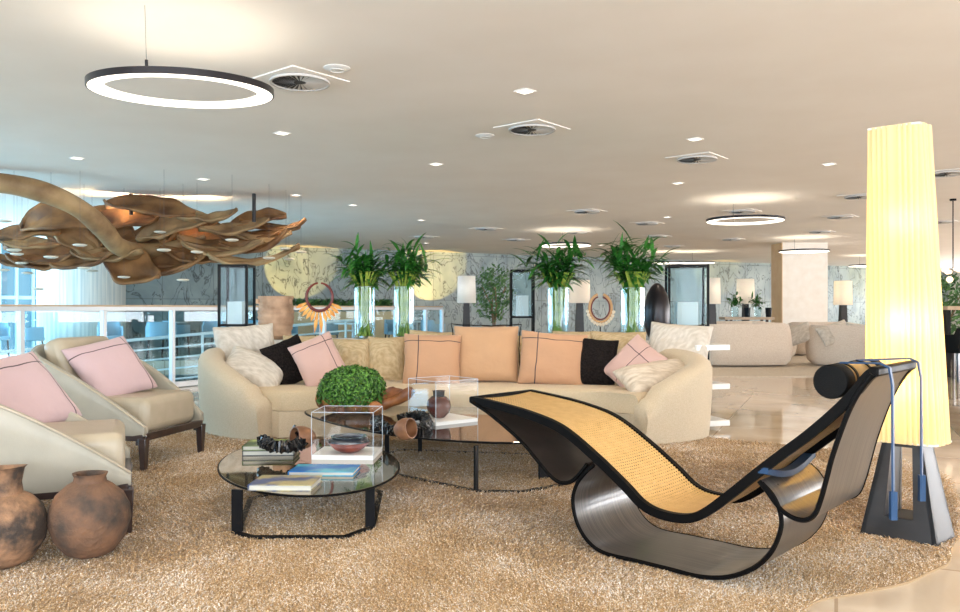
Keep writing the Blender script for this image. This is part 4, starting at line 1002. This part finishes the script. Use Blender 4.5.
# indoor tree in tan pot
def tree(c, h, r, n, label, potm, leafs=.05, pot=True, kind='indoor_tree'):
    t = empty(kind, c, 0, label, 'plant')
    b = MB()
    for k in range(4): b.tube(smooth_path([(.03*math.cos(k*1.6),.03*math.sin(k*1.6),.3),(.05*math.cos(k*1.6+1),.05*math.sin(k*1.6+1),h*.45),(r*.5*math.cos(k*1.6),r*.5*math.sin(k*1.6),h*.75)],5),.015,6)
    b.build('trunk', M['trunk'], t)
    b = MB()
    for k in range(n):
        while True:
            d = Vector([random.uniform(-1,1) for _ in range(3)])
            if d.length < 1: break
        if noise.noise(d*2.3+Vector(c)) < -.25: continue
        p = Vector((d.x*r,d.y*r,h-r*1.1+d.z*r*1.25)); q = Vector([random.uniform(-1,1) for _ in range(3)]).normalized(); u = q.orthogonal().normalized(); w = q.cross(u); s = leafs
        b.add([p-u*s,p-w*s*.4,p+u*s,p+w*s*.4],[(0,1,2,3)])
    b.build('foliage', M['leaf2'], t, smooth=False, fixn=False)
    if pot: b = MB(); b.lathe([(.001,0),(.20,0),(.26,.42),(.23,.42),(.2,.3),(.001,.3)],28); b.build('planter', potm, t)
    return t
tree((P(494,0,17).x,17,.30),1.66,.50,1500,'small leafy indoor tree in a tan pot near the stone wall',M['clay'],.045)
b = MB(); b.box((P(494,0,17).x,17,.15),(.9,.6,.3)); tag(b.build('plant_plinth', M['white_paint'], smooth=False, bevel=.01),'low white plinth under the small indoor tree','plinth')
tree((P(953,0,17).x,17.2,0),1.75,.7,1200,'leafy green tree beyond the pleated lamp under the chandelier',M['bronze'],.07)

# far sideboard with small vases
Y = 18.8; sx0 = P(722,0,Y).x; sx1 = P(771,0,Y).x; sm = (sx0+sx1)/2; zt_ = HC-9/F*Y
t = empty('sideboard', (sm,Y,0), 0, 'far wooden side table carrying two small leafy vases', 'side table')
b = MB(); b.box((0,0,zt_-.03),(sx1-sx0,.45,.06)); b.build('table_top', mat('pale_side_table',(.55,.42,.30),.4), t, smooth=False)
for x in (-.42,.42):
    for y in (-.18,.18): b = MB(); b.box((x,y,(zt_-.06)/2),(.05,.05,zt_-.06)); b.build('leg', M['chair_leg'], t, smooth=False)
for px,lb,l2 in ((735,'small glass vase on the far side table, nearer the drum display','small green sprig bunch in the vase farther from the square column'),(758,'small glass vase on the far side table, nearer the square column','small green sprig bunch in the vase nearer the square column')):
    x = P(px,0,Y).x; v = empty('small_vase',(x,Y,zt_),0,lb.replace('nearer the drum display','farther from the square column'),'vase','small vases on the far side table')
    b = MB(); b.lathe([(.001,0),(.075,0),(.09,.24),(.082,.24),(.07,.01),(.001,.01)],24); b.build('glass_body', M['vase_glass'], v)
    f = empty('sprig_bunch',(x,Y,zt_+.02),0,l2,'plant','sprig bunches on the far side table')
    b = MB(); leafy(b, Vector((x,Y,zt_+.24)), .26, .36, 12, 6, .17, .022); b.build('foliage', M['leaf'], f, world=True, fixn=False)
for px,lb in ((746,'small black lantern between the two small vases'),(767,'small dark conical pot at the end of the far side table')):
    x = P(px,0,Y).x; b = MB(); b.lathe([(.001,0),(.06,0),(.075,.22),(.06,.22),(.05,.02),(.001,.02)],4 if px==746 else 20,(x,Y-.1,zt_)); tag(b.build('lantern' if px==746 else 'dark_pot', M['black_metal'], smooth=False), lb, 'lantern' if px==746 else 'pot')

# ------------------------------------------------------------------ far curved sofas
def tub_sofa(loc, rz, w, d, h, label, back=None):
    t = empty('tub_sofa', loc, rz, label, 'sofa', 'pale rounded sofas of the far lounge')
    pts = smooth_path([(-w/2,-d*.45,0),(-w/2-.02,0,0),(-w/2+.12,d*.38,0),(-w*.2,d*.5,0),(w*.2,d*.5,0),(w/2-.12,d*.38,0),(w/2+.02,0,0),(w/2,-d*.45,0)],7)
    n = len(pts); rings = []
    for i,p in enumerate(pts):
        dd = (pts[min(i+1,n-1)]-pts[max(i-1,0)]).normalized(); q = Vector((-dd.y,dd.x,0)); q = -q if q.dot(-p) < 0 else q
        s = min(i,n-1-i)/(n/2); tp = h*(.72+.28*min(1,s*2.2)); th = .16
        rings.append([p+q*.08+Vector((0,0,.04)),p+Vector((0,0,.12)),p-q*.03+Vector((0,0,tp*.5)),p+q*.0+Vector((0,0,tp*.85)),p+q*.04+Vector((0,0,tp)),p+q*th*.8+Vector((0,0,tp)),p+q*th+Vector((0,0,tp*.85)),p+q*th+Vector((0,0,.1))])
    b = MB(); b.loft(rings); b.build('shell', M['bg_sofa'], t, angle=70)
    b = MB(); b.box((0,-.02,.27),(w-.3,d*.82,.34)); b.build('seat_cushion', M['bg_sofa'], t, bevel=.06, seg=3)
    return t
Y1 = FL(0,367).y
tub_sofa((P(742,0,15.2).x+.0,15.2,0),R(184),1.75,1.0,.80,'pale rounded sofa seen from behind, beyond the console shelf end')
tub_sofa((P(738,0,17.4).x,17.6,0),R(0),2.3,1.0,.74,'pale rounded sofa farther back facing the camera')
tub_sofa((P(848,0,15.2).x,15.1,0),R(150),1.5,1.0,.78,'pale rounded sofa beside the pleated lamp')
tub_sofa((P(818,0,18.3).x,18.7,0),R(190),1.4,.95,.78,'pale rounded sofa facing the square column base')
for px,py,Y,w,y,r,lb,m in ((797,335,15.3,.60,-30,-24,'striped pale cushion leaning on the nearer far sofa','white_cush'),(770,331,15.6,.7,0,4,'pale grey cushion on the back of the nearer far sofa','bg_sofa'),
   (835,333,14.9,.75,10,-16,'large pale cushion slumped on the sofa beside the pleated lamp','white_cush'),(858,333,14.8,.45,0,10,'small pale cushion touching the pleated lamp shade edge','white_cush'),(736,329,17.3,1.4,0,0,'long pale bolster cushion on the farther sofa','bg_sofa')):
    cushion('far_cushion',lb,P(px,py,Y),w,.42,.16,M[m],yaw=y,lean=28,roll=r,group='cushions on the far sofas',seed=px)
b = MB(); b.box((P(815,0,18.7).x,18.9,.50),(.9,.5,.12)); b.box((P(815,0,18.7).x+.05,18.9,.60),(.8,.45,.07),rz=R(6)); tag(b.build('folded_throw', fabric('taupe_throw',(.30,.22,.18)), bevel=.03),'dark folded throw on the sofa before the square column','throw')
# thin far rug
b = MB(); b.prism([(P(700,0,12.9).x,12.7),(P(900,0,12.9).x,12.7),(P(900,0,12.9).x+2,19),(P(700,0,12.9).x-.2,19)],0,.012); tag(b.build('flat_rug', mat('far_rug',(.52,.44,.34),.95,c2=(.64,.56,.46),nscale=40), smooth=False),'flat beige rug under the far rounded sofas','rug')

# ------------------------------------------------------------------ dining corner beyond the pleated lamp
t = empty('bar_table',(P(975,0,13).x,13,0),0,'tall wooden table beyond the pleated lamp','table')
b = MB(); b.box((0,0,1.10),(1.3,.7,.06)); b.build('table_top', M['rail_wood'], t, smooth=False)
for x in (-.6,.6): b = MB(); b.box((x,0,.535),(.06,.6,1.07)); b.build('leg', M['black_metal'], t, smooth=False)
def dchair(loc, rz, label, m, s=1, group='dining chairs beyond the railing'):
    t = empty('dining_chair', loc, rz, label, 'chair', group)
    b = MB(); b.box((0,0,.46),(.46,.46,.08)); b.build('seat', m, t, bevel=.02)
    path = smooth_path([(-.24,-.22,0),(-.25,.1,0),(-.15,.25,0),(.15,.25,0),(.25,.1,0),(.24,-.22,0)],4); b = MB()
    b.loft([[p+Vector((0,0,.44)),p+Vector((0,0,.80-.1*(1-i/len(path)*0)*(abs(p.x)>.22))),p*.88+Vector((0,0,.80-.1*(abs(p.x)>.22))),p*.88+Vector((0,0,.44))] for i,p in enumerate(path)]); b.build('backrest', m, t)
    for x in (-.19,.19):
        for y in (-.19,.19): b = MB(); b.bar((x,y,.43),(x*1.15,y*1.15,0),.03); b.build('leg', M['chair_leg'], t, smooth=False)
    return t
dchair((P(956,0,12.2).x,12.2,0),R(200),'dark chair with pale blue backrest before the tall wooden table',M['dark_leather'],group=None)
b = MB(); b.box((P(951,0,11.9).x,11.95,.83),(.32,.05,.07)); 
t = empty('globe_chandelier',(P(951,0,13.2).x,13.2,1.3),0,'clustered glass globe chandelier beyond the pleated lamp','chandelier')
cc = P(953,268,13.2); b = MB(); b.tube([(cc.x,cc.y,cc.z),(cc.x,cc.y,CEIL)],.01,6); b.tube([(cc.x+.25,cc.y,cc.z),(cc.x+.25,cc.y,CEIL)],.01,6); b.lathe([(.05,CEIL-.03),(.05,CEIL)],16,(cc.x,cc.y,0)); b.build('stem', M['black_metal'], t, world=True)
gm = emis('warm_globe',(1,.72,.5),2.2)
for k in range(20):
    q = cc+Vector((random.uniform(-.20,.42),random.uniform(-.15,.15),random.uniform(-.22,.18))); b = MB(); rr = random.uniform(.035,.055)
    b.lathe([(rr*math.sin(math.pi*k2/8)+.0004,-rr*math.cos(math.pi*k2/8)) for k2 in range(9)],14,q); b.build('globe', gm, t, world=True)

# ------------------------------------------------------------------ glass railing
r0 = Vector((-5.27-.518*2, 9.18-.91*2, 0)); st = Vector((.518,.91,0)); NP = 12
rail = empty('glass_railing', (-3,12,0), 0, 'glass railing with timber cap beside the stairwell', 'railing')
end = r0+st*(NP-1.4)
b = MB(); b.bar(r0+Vector((0,0,1.128)), end+Vector((0,0,1.128)), .09, .022); b.build('timber_cap', M['rail_wood'], rail, world=True, bevel=.004)
b = MB(); b.bar(r0+Vector((0,0,1.09)), end+Vector((0,0,1.09)), .055, .05); b.bar(r0+Vector((0,0,.045)), end+Vector((0,0,.045)), .06, .07); b.build('rail_bar', M['alu'], rail, world=True, smooth=False)
for k in range(NP):
    p = r0+st*min(k,NP-1.4); b = MB(); b.bar(p+Vector((0,0,0)), p+Vector((0,0,1.07)), .075, .05, up=tuple(st)); b.build('post', M['alu'], rail, world=True, smooth=False, bevel=.004)
    if k < NP-1:
        q = r0+st*min(k+1,NP-1.4); p2 = p.lerp(q,.05); q2 = p.lerp(q,.95); b = MB(); b.bar(p2+Vector((0,0,.57)), q2+Vector((0,0,.57)), .012, .96); b.build('glass_panel', M['glass'], rail, world=True, smooth=False)
# stair railing of white pipes rising beyond the glass
t = empty('stair_railing', (-4.5,14,0), 0, 'white pipe stair railing rising behind the glass panels', 'railing')
sa = Vector((-7.4,13.5,.42)); sb = Vector((-2.55,15.2,.86)); se = Vector((-2.2,15.3,.86))
for k in range(6):
    dz = Vector((0,0,-.19*k)); b = MB(); b.tube([sa+dz+(sa-sb)*.6, sb+dz, se+dz], .026 if k==0 else .016, 8); b.build('rail_pipe', M['white_paint'], t, world=True)
for f in (-.5,-.25,0,.25,.5,.75,1):
    p = sa.lerp(sb,f); b = MB(); b.tube([p, p-Vector((0,0,1.0))], .024, 8); b.build('post', M['white_paint'], t, world=True)
# stair flight down there
b = MB()
for k in range(14):
    f = k/13; p = Vector((-2.7,15.4,0)).lerp(Vector((-8.5,13.3,-2.9)),f); b.box((p.x,p.y+.2,p.z-.12),(.5,1.6,.2),rz=R(20))
tag(b.build('staircase', M['white_paint'], smooth=False),'white staircase descending below the driftwood sculpture','staircase')
# dining set across the void
base = None
cl = [(-8.0,17.3,30,'farthest from the stone wall, beside the round column'),(-7.0,17.4,200,'turned away, in front of the round column'),(-7.3,19.2,150,'between the round column and stone wall'),(-6.2,18.6,20,'nearest the pipe handrail top'),(-5.6,20.2,170,'below the widest driftwood blade'),(-4.7,19.2,60,'behind the black display case near the pot'),
      (-3.9,20.3,240,'behind the ribbed clay pot'),(-2.2,20.6,20,'behind the first leafy vase'),(-1.2,20.2,140,'between the first and second leafy vases'),(-6.6,20.5,90,'closest to the stone wall at the corner'),(-10.2,16.9,30,'beside the finned window'),(-9.3,16.6,120,'in front of the finned window')]
chr_m = mat('pale_blue_chair',(.30,.46,.56),.5)
for i,(x,y,a,lb) in enumerate(cl):
    if base is None: base = dchair((x,y,0),R(a),'blue dining chair across the stairwell, '+lb,chr_m)
    else: dup(base,(x,y,0),R(a),label='blue dining chair across the stairwell, '+lb)
tb = None
for x,y,lb in ((-7.9,20.3,'beside the round column'),(-5.3,18.8,'near the corner of the stone wall'),(-3.0,18.9,'behind the ribbed clay pot'),(-1.7,21.5,'behind the leafy vases')):
    if tb is None:
        tb = empty('dining_table',(x,y,0),0,'white round dining table across the stairwell '+lb,'table','white dining tables across the stairwell')
        b = MB(); b.lathe([(.001,.72),(.45,.72),(.45,.75),(.001,.75)],36); b.build('table_top', M['white_paint'], tb); b = MB(); b.lathe([(.25,0),(.03,.03),(.03,.72)],24); b.build('pedestal', M['alu'], tb)
    else: dup(tb,(x,y,0),label='white round dining table across the stairwell '+lb)
# planter with low greens at the wall
b = MB()
for k in range(900):
    x = random.uniform(-5.4,-2.6); y = 22.2+.5*(x+5.3)+random.uniform(-.2,.2); p = Vector((x,y,1.05+.28*random.random())); q = Vector([random.uniform(-1,1) for _ in range(3)]).normalized(); u = q.orthogonal().normalized(); w = q.cross(u)
    b.add([p-u*.1,p-w*.03,p+u*.1,p+w*.03],[(0,1,2,3)])
t = empty('planter_hedge',(-4,22.6,0),0,'low dark green planting along the far stone wall behind the necklace','plant'); b.build('foliage', M['leaf2'], t, world=True, smooth=False, fixn=False)
b = MB(); b.bar((-5.5,22.1,.5),(-2.5,23.6,.5),.5,1.0); b.build('planter_box', M['tan_stone'], t, world=True, smooth=False)

# ------------------------------------------------------------------ driftwood sculpture
dw = empty('driftwood_sculpture', (-6,12.5,1.9), 0, 'huge hanging driftwood sculpture of a thick trunk and curled wooden blades', 'sculpture')
tr = smooth_path([P(-60,178,10.0),P(-20,181,10.2),P(20,186,10.4),P(54,196,10.6),P(83,211,10.9),P(104,230,11.3),P(118,246,11.8),P(140,252,12.6),P(175,246,12.8),P(205,236,12.9)],6)
k_ = len(tr); b = MB(); b.tube(tr,[(.135+.006*math.sin(i*.5))*(1 if i<k_*.78 else 1.0-.8*((i-k_*.78)/(k_*.22))) for i in range(k_)],14); b.build('trunk', M['drift_lt'], dw, world=True)
def blade(px,py,lpx,wpx,rot,curl,Y,mt,tip=.0,tilt=35,seed=0,tw=.0):
    c = P(px,py,Y); s = Y/F; L = lpx*s/2; w = wpx*s/2/.62; nu,nv = 22,8; vs = []
    Mx = Matrix.Rotation(R(-rot),3,'Y') @ Matrix.Rotation(R(tilt),3,'X')
    for i in range(nu+1):
        u = -1+2*i/nu; hw = w*(max(0,1-abs(u)**2.0))**.75*(1+.35*noise.noise(Vector((u*2.2,seed,3))))+.012
        for j in range(nv+1):
            v = -1+2*j/nv
            z = curl*L*(u*u-.35)*(1 if True else 0)+tip*L*u**3+.30*w*(v*v)*(1-.3*u)+.06*noise.noise(Vector((u*2,v*2,seed)))
            x = u*L+.10*w*noise.noise(Vector((v*2,u*3,seed+4))); y = v*hw+tw*L*u*u
            vs.append(c+Mx @ Vector((x,y,z)))
    b = MB(); b.add(vs,[(i*(nv+1)+j,(i+1)*(nv+1)+j,(i+1)*(nv+1)+j+1,i*(nv+1)+j+1) for i in range(nu) for j in range(nv)])
    b.build('wooden_blade', M[mt], dw, world=True, solid=.035)
BL = [(20,236,80,18,8,-.10,12.0,'drift',0,30),(58,222,80,26,4,-.45,12.0,'drift',0,50),(30,245,70,18,-6,.10,12.6,'drift_lt',0,25),(35,252,60,14,0,.20,12.8,'drift',0,20),
 (92,235,90,34,-8,-.20,12.9,'drift',0,55),(60,256,90,24,2,.12,12.4,'drift',.1,40),(45,262,70,16,4,.32,12.2,'drift',0,30),(88,262,70,14,14,.2,12,'drift',0,30),
 (125,222,70,24,12,-.25,12.8,'drift',0,50),(150,209,90,20,-6,-.06,12.4,'drift',0,35),(108,256,70,14,2,.16,12.1,'drift_lt',0,30),(150,262,100,24,-6,.24,12.6,'drift',0,45),(132,268,60,22,-24,.30,12.3,'drift',0,55),
 (175,228,80,22,16,-.18,12.7,'drift_lt',0,45),(185,240,70,26,-18,-.22,13.0,'drift',0,50),(150,240,60,20,10,.1,12.9,'drift',0,50),(208,218,60,12,4,.22,12.5,'drift_lt',.05,25),(205,236,64,20,-10,-.2,13.1,'drift',0,50),
 (218,246,80,12,-4,.2,12.5,'drift',0,30),(224,250,80,12,2,.3,12.3,'drift_lt',0,30),(235,229,70,14,8,.2,12.7,'drift_lt',0,30),(256,221,60,14,14,-.2,13.0,'drift',0,40),(246,236,70,12,-2,.22,12.9,'drift',0,30),
 (262,238,60,9,0,.24,12.8,'drift_lt',0,25),(254,246,70,11,6,.42,12.6,'drift',.1,25),(270,228,60,10,-6,.18,13.1,'drift',0,25),(285,227,44,5,10,.28,13.0,'drift',0,25),(190,258,60,10,-10,.2,12.6,'drift',0,30),
 (256,259,90,12,8,.26,12.2,'drift_lt',.0,20),(120,245,120,20,0,-.05,13.2,'drift',0,40),(200,250,90,16,-6,.1,13.2,'drift',0,40),(12,262,50,10,-8,.2,12.7,'drift',0,30),(170,268,80,10,10,.3,12.5,'drift',0,35),(76,243,60,18,-30,-.3,12.2,'drift_lt',0,40)]
for i,a in enumerate(BL): blade(*a, seed=i*1.7)
for px,y0 in ((131,215),(254,222)):
    p = P(px,y0,12.6); b = MB(); b.tube([p,(p.x,p.y,CEIL)],.03,10); b.build('hanger', M['bronze'], dw, world=True)
# small ceramic discs hanging around it
DS = [(14,250,10.5),(17,254,11.4),(22,263,12),(3,270,11.5),(28,273,12.5),(80,245,10.5),(51,257,10.6),(84,268,11.6),(92,271,12.4),(124,277,12),(38,289,12.6),(164,250,10.4),(232,240,10.8),(197,252,11.5),(183,280,11.6),(269,258,11.6),(286,249,12.2),(301,252,12.6),(289,259,12.8),(5,221,11.5),(64,262,13),(160,232,12)]
nm = ['just below the driftwood']
for i,(px,py,Y) in enumerate(DS):
    p = P(px,py,Y)
    if i == 0:
        d0 = empty('hanging_disc', p, 0, 'pale ceramic disc hanging on a thin wire among the driftwood blades', 'pendant', 'pale discs hanging around the driftwood')
        b = MB(); b.lathe([(.001,-.012),(.05,-.018),(.085,-.006),(.088,.006),(.06,.016),(.001,.02)],24); b.build('disc', M['disc'], d0)
        b = MB(); b.tube([(0,0,.015),(0,0,CEIL-p.z)],.0015,5); b.build('wire', M['wire'], d0); w0_ = CEIL-p.z
    else:
        d = dup(d0, p); w = d.children[1] if 'wire' in d.children[1].name else d.children[0]
        w.scale = (1,1,(CEIL-p.z)/w0_)

# ------------------------------------------------------------------ lights, world, camera
def area(loc, rot, sx, sy, e, col):
    L = bpy.data.lights.new('daylight','AREA'); L.shape='RECTANGLE'; L.size=sx; L.size_y=sy; L.energy=e; L.color=col
    o = bpy.data.objects.new('daylight_and_fill',L); COL.objects.link(o); o.location=loc; o.rotation_euler=rot; return o  # also serves the added fills that have no window
for x in (-7.2,-2.7,1.8,6.3,10.8): area((x,-3.9,1.5),(R(126),0,0),4.0,2.2,310,(.82,.90,1))       # bays behind the camera
for y,rz_,e_ in ((3.5,-90,300),(8.5,-75,300),(13.5,-50,520)): area((-13.7,y,1.5),(R(97),0,R(rz_)),4.0,2.2,e_,(.42,.74,1))          # left glazing
area((-12.3,17.7,1.3),(R(90),0,R(-136)),4.6,3.2,160,(.45,.75,1))                              # finned corner window
area((21.8,9,1.5),(R(116),0,R(90)),20,2.2,2900,(.92,.95,1)); area((21.8,28,1.5),(R(114),0,R(90)),14,2.2,800,(.92,.95,1))  # added fill lights along the right wall, which has no windows
area((-9,11,-.4),(0,0,0),5,5,60,(.5,.8,1))  # added fill hung in the stairwell void to brighten it, no fixture
def aim(o, tgt):
    o.rotation_euler = (Vector(tgt)-o.location).to_track_quat('-Z','Y').to_euler()
def wall_pt(px,py):
    u = (px-CX)/F; Y = (21.0+.503*10.6)/(1-.503*u); return P(px,py,Y)
for px,py,dx,e in ((297,272,0,330),(430,276,0,480),(716,276,0,150),(866,280,0,150)):
    w = wall_pt(px,py); o = spot((w.x+.25,w.y-2.4,1.5),e,(1,.64,.18),R(44),.12,rad=.02); aim(o,w+Vector((0,0,.15)))
for px,py,Y,e in ((30,240,12.2,50),(120,205,12.6,60),(190,208,12.8,60),(250,214,13,50)):
    p = P(px,py,Y); o = spot((p.x,p.y,2.45),e,(1,.72,.42),R(150),.9,rad=.05); o.rotation_euler=(math.pi,0,0)  # upward spots without a fixture, put in for the warm ceiling glow

W_ = bpy.data.worlds.new('sky'); sc.world = W_; W_.use_nodes = True
bg = W_.node_tree.nodes['Background']; bg.inputs[0].default_value = (.40,.70,.92,1); bg.inputs[1].default_value = .75

cam = bpy.data.cameras.new('camera'); co = bpy.data.objects.new('camera', cam); COL.objects.link(co)
co.location = (0,0,HC); co.rotation_euler = (R(90),0,0); cam.sensor_width = 36; cam.lens = F*36/960; cam.shift_y = (HY-306)/960
cam.clip_end = 200; sc.camera = co
vs_ = sc.view_settings; vs_.view_transform = 'Standard'; vs_.look = 'None'; vs_.gamma = 1; vs_.use_curve_mapping = False; vs_.exposure = .24
cy = sc.cycles; cy.use_denoising = True; cy.max_bounces = 10; cy.diffuse_bounces = 5; cy.glossy_bounces = 4; cy.transparent_max_bounces = 24; cy.sample_clamp_indirect = 6; cy.caustics_reflective = False; cy.caustics_refractive = False
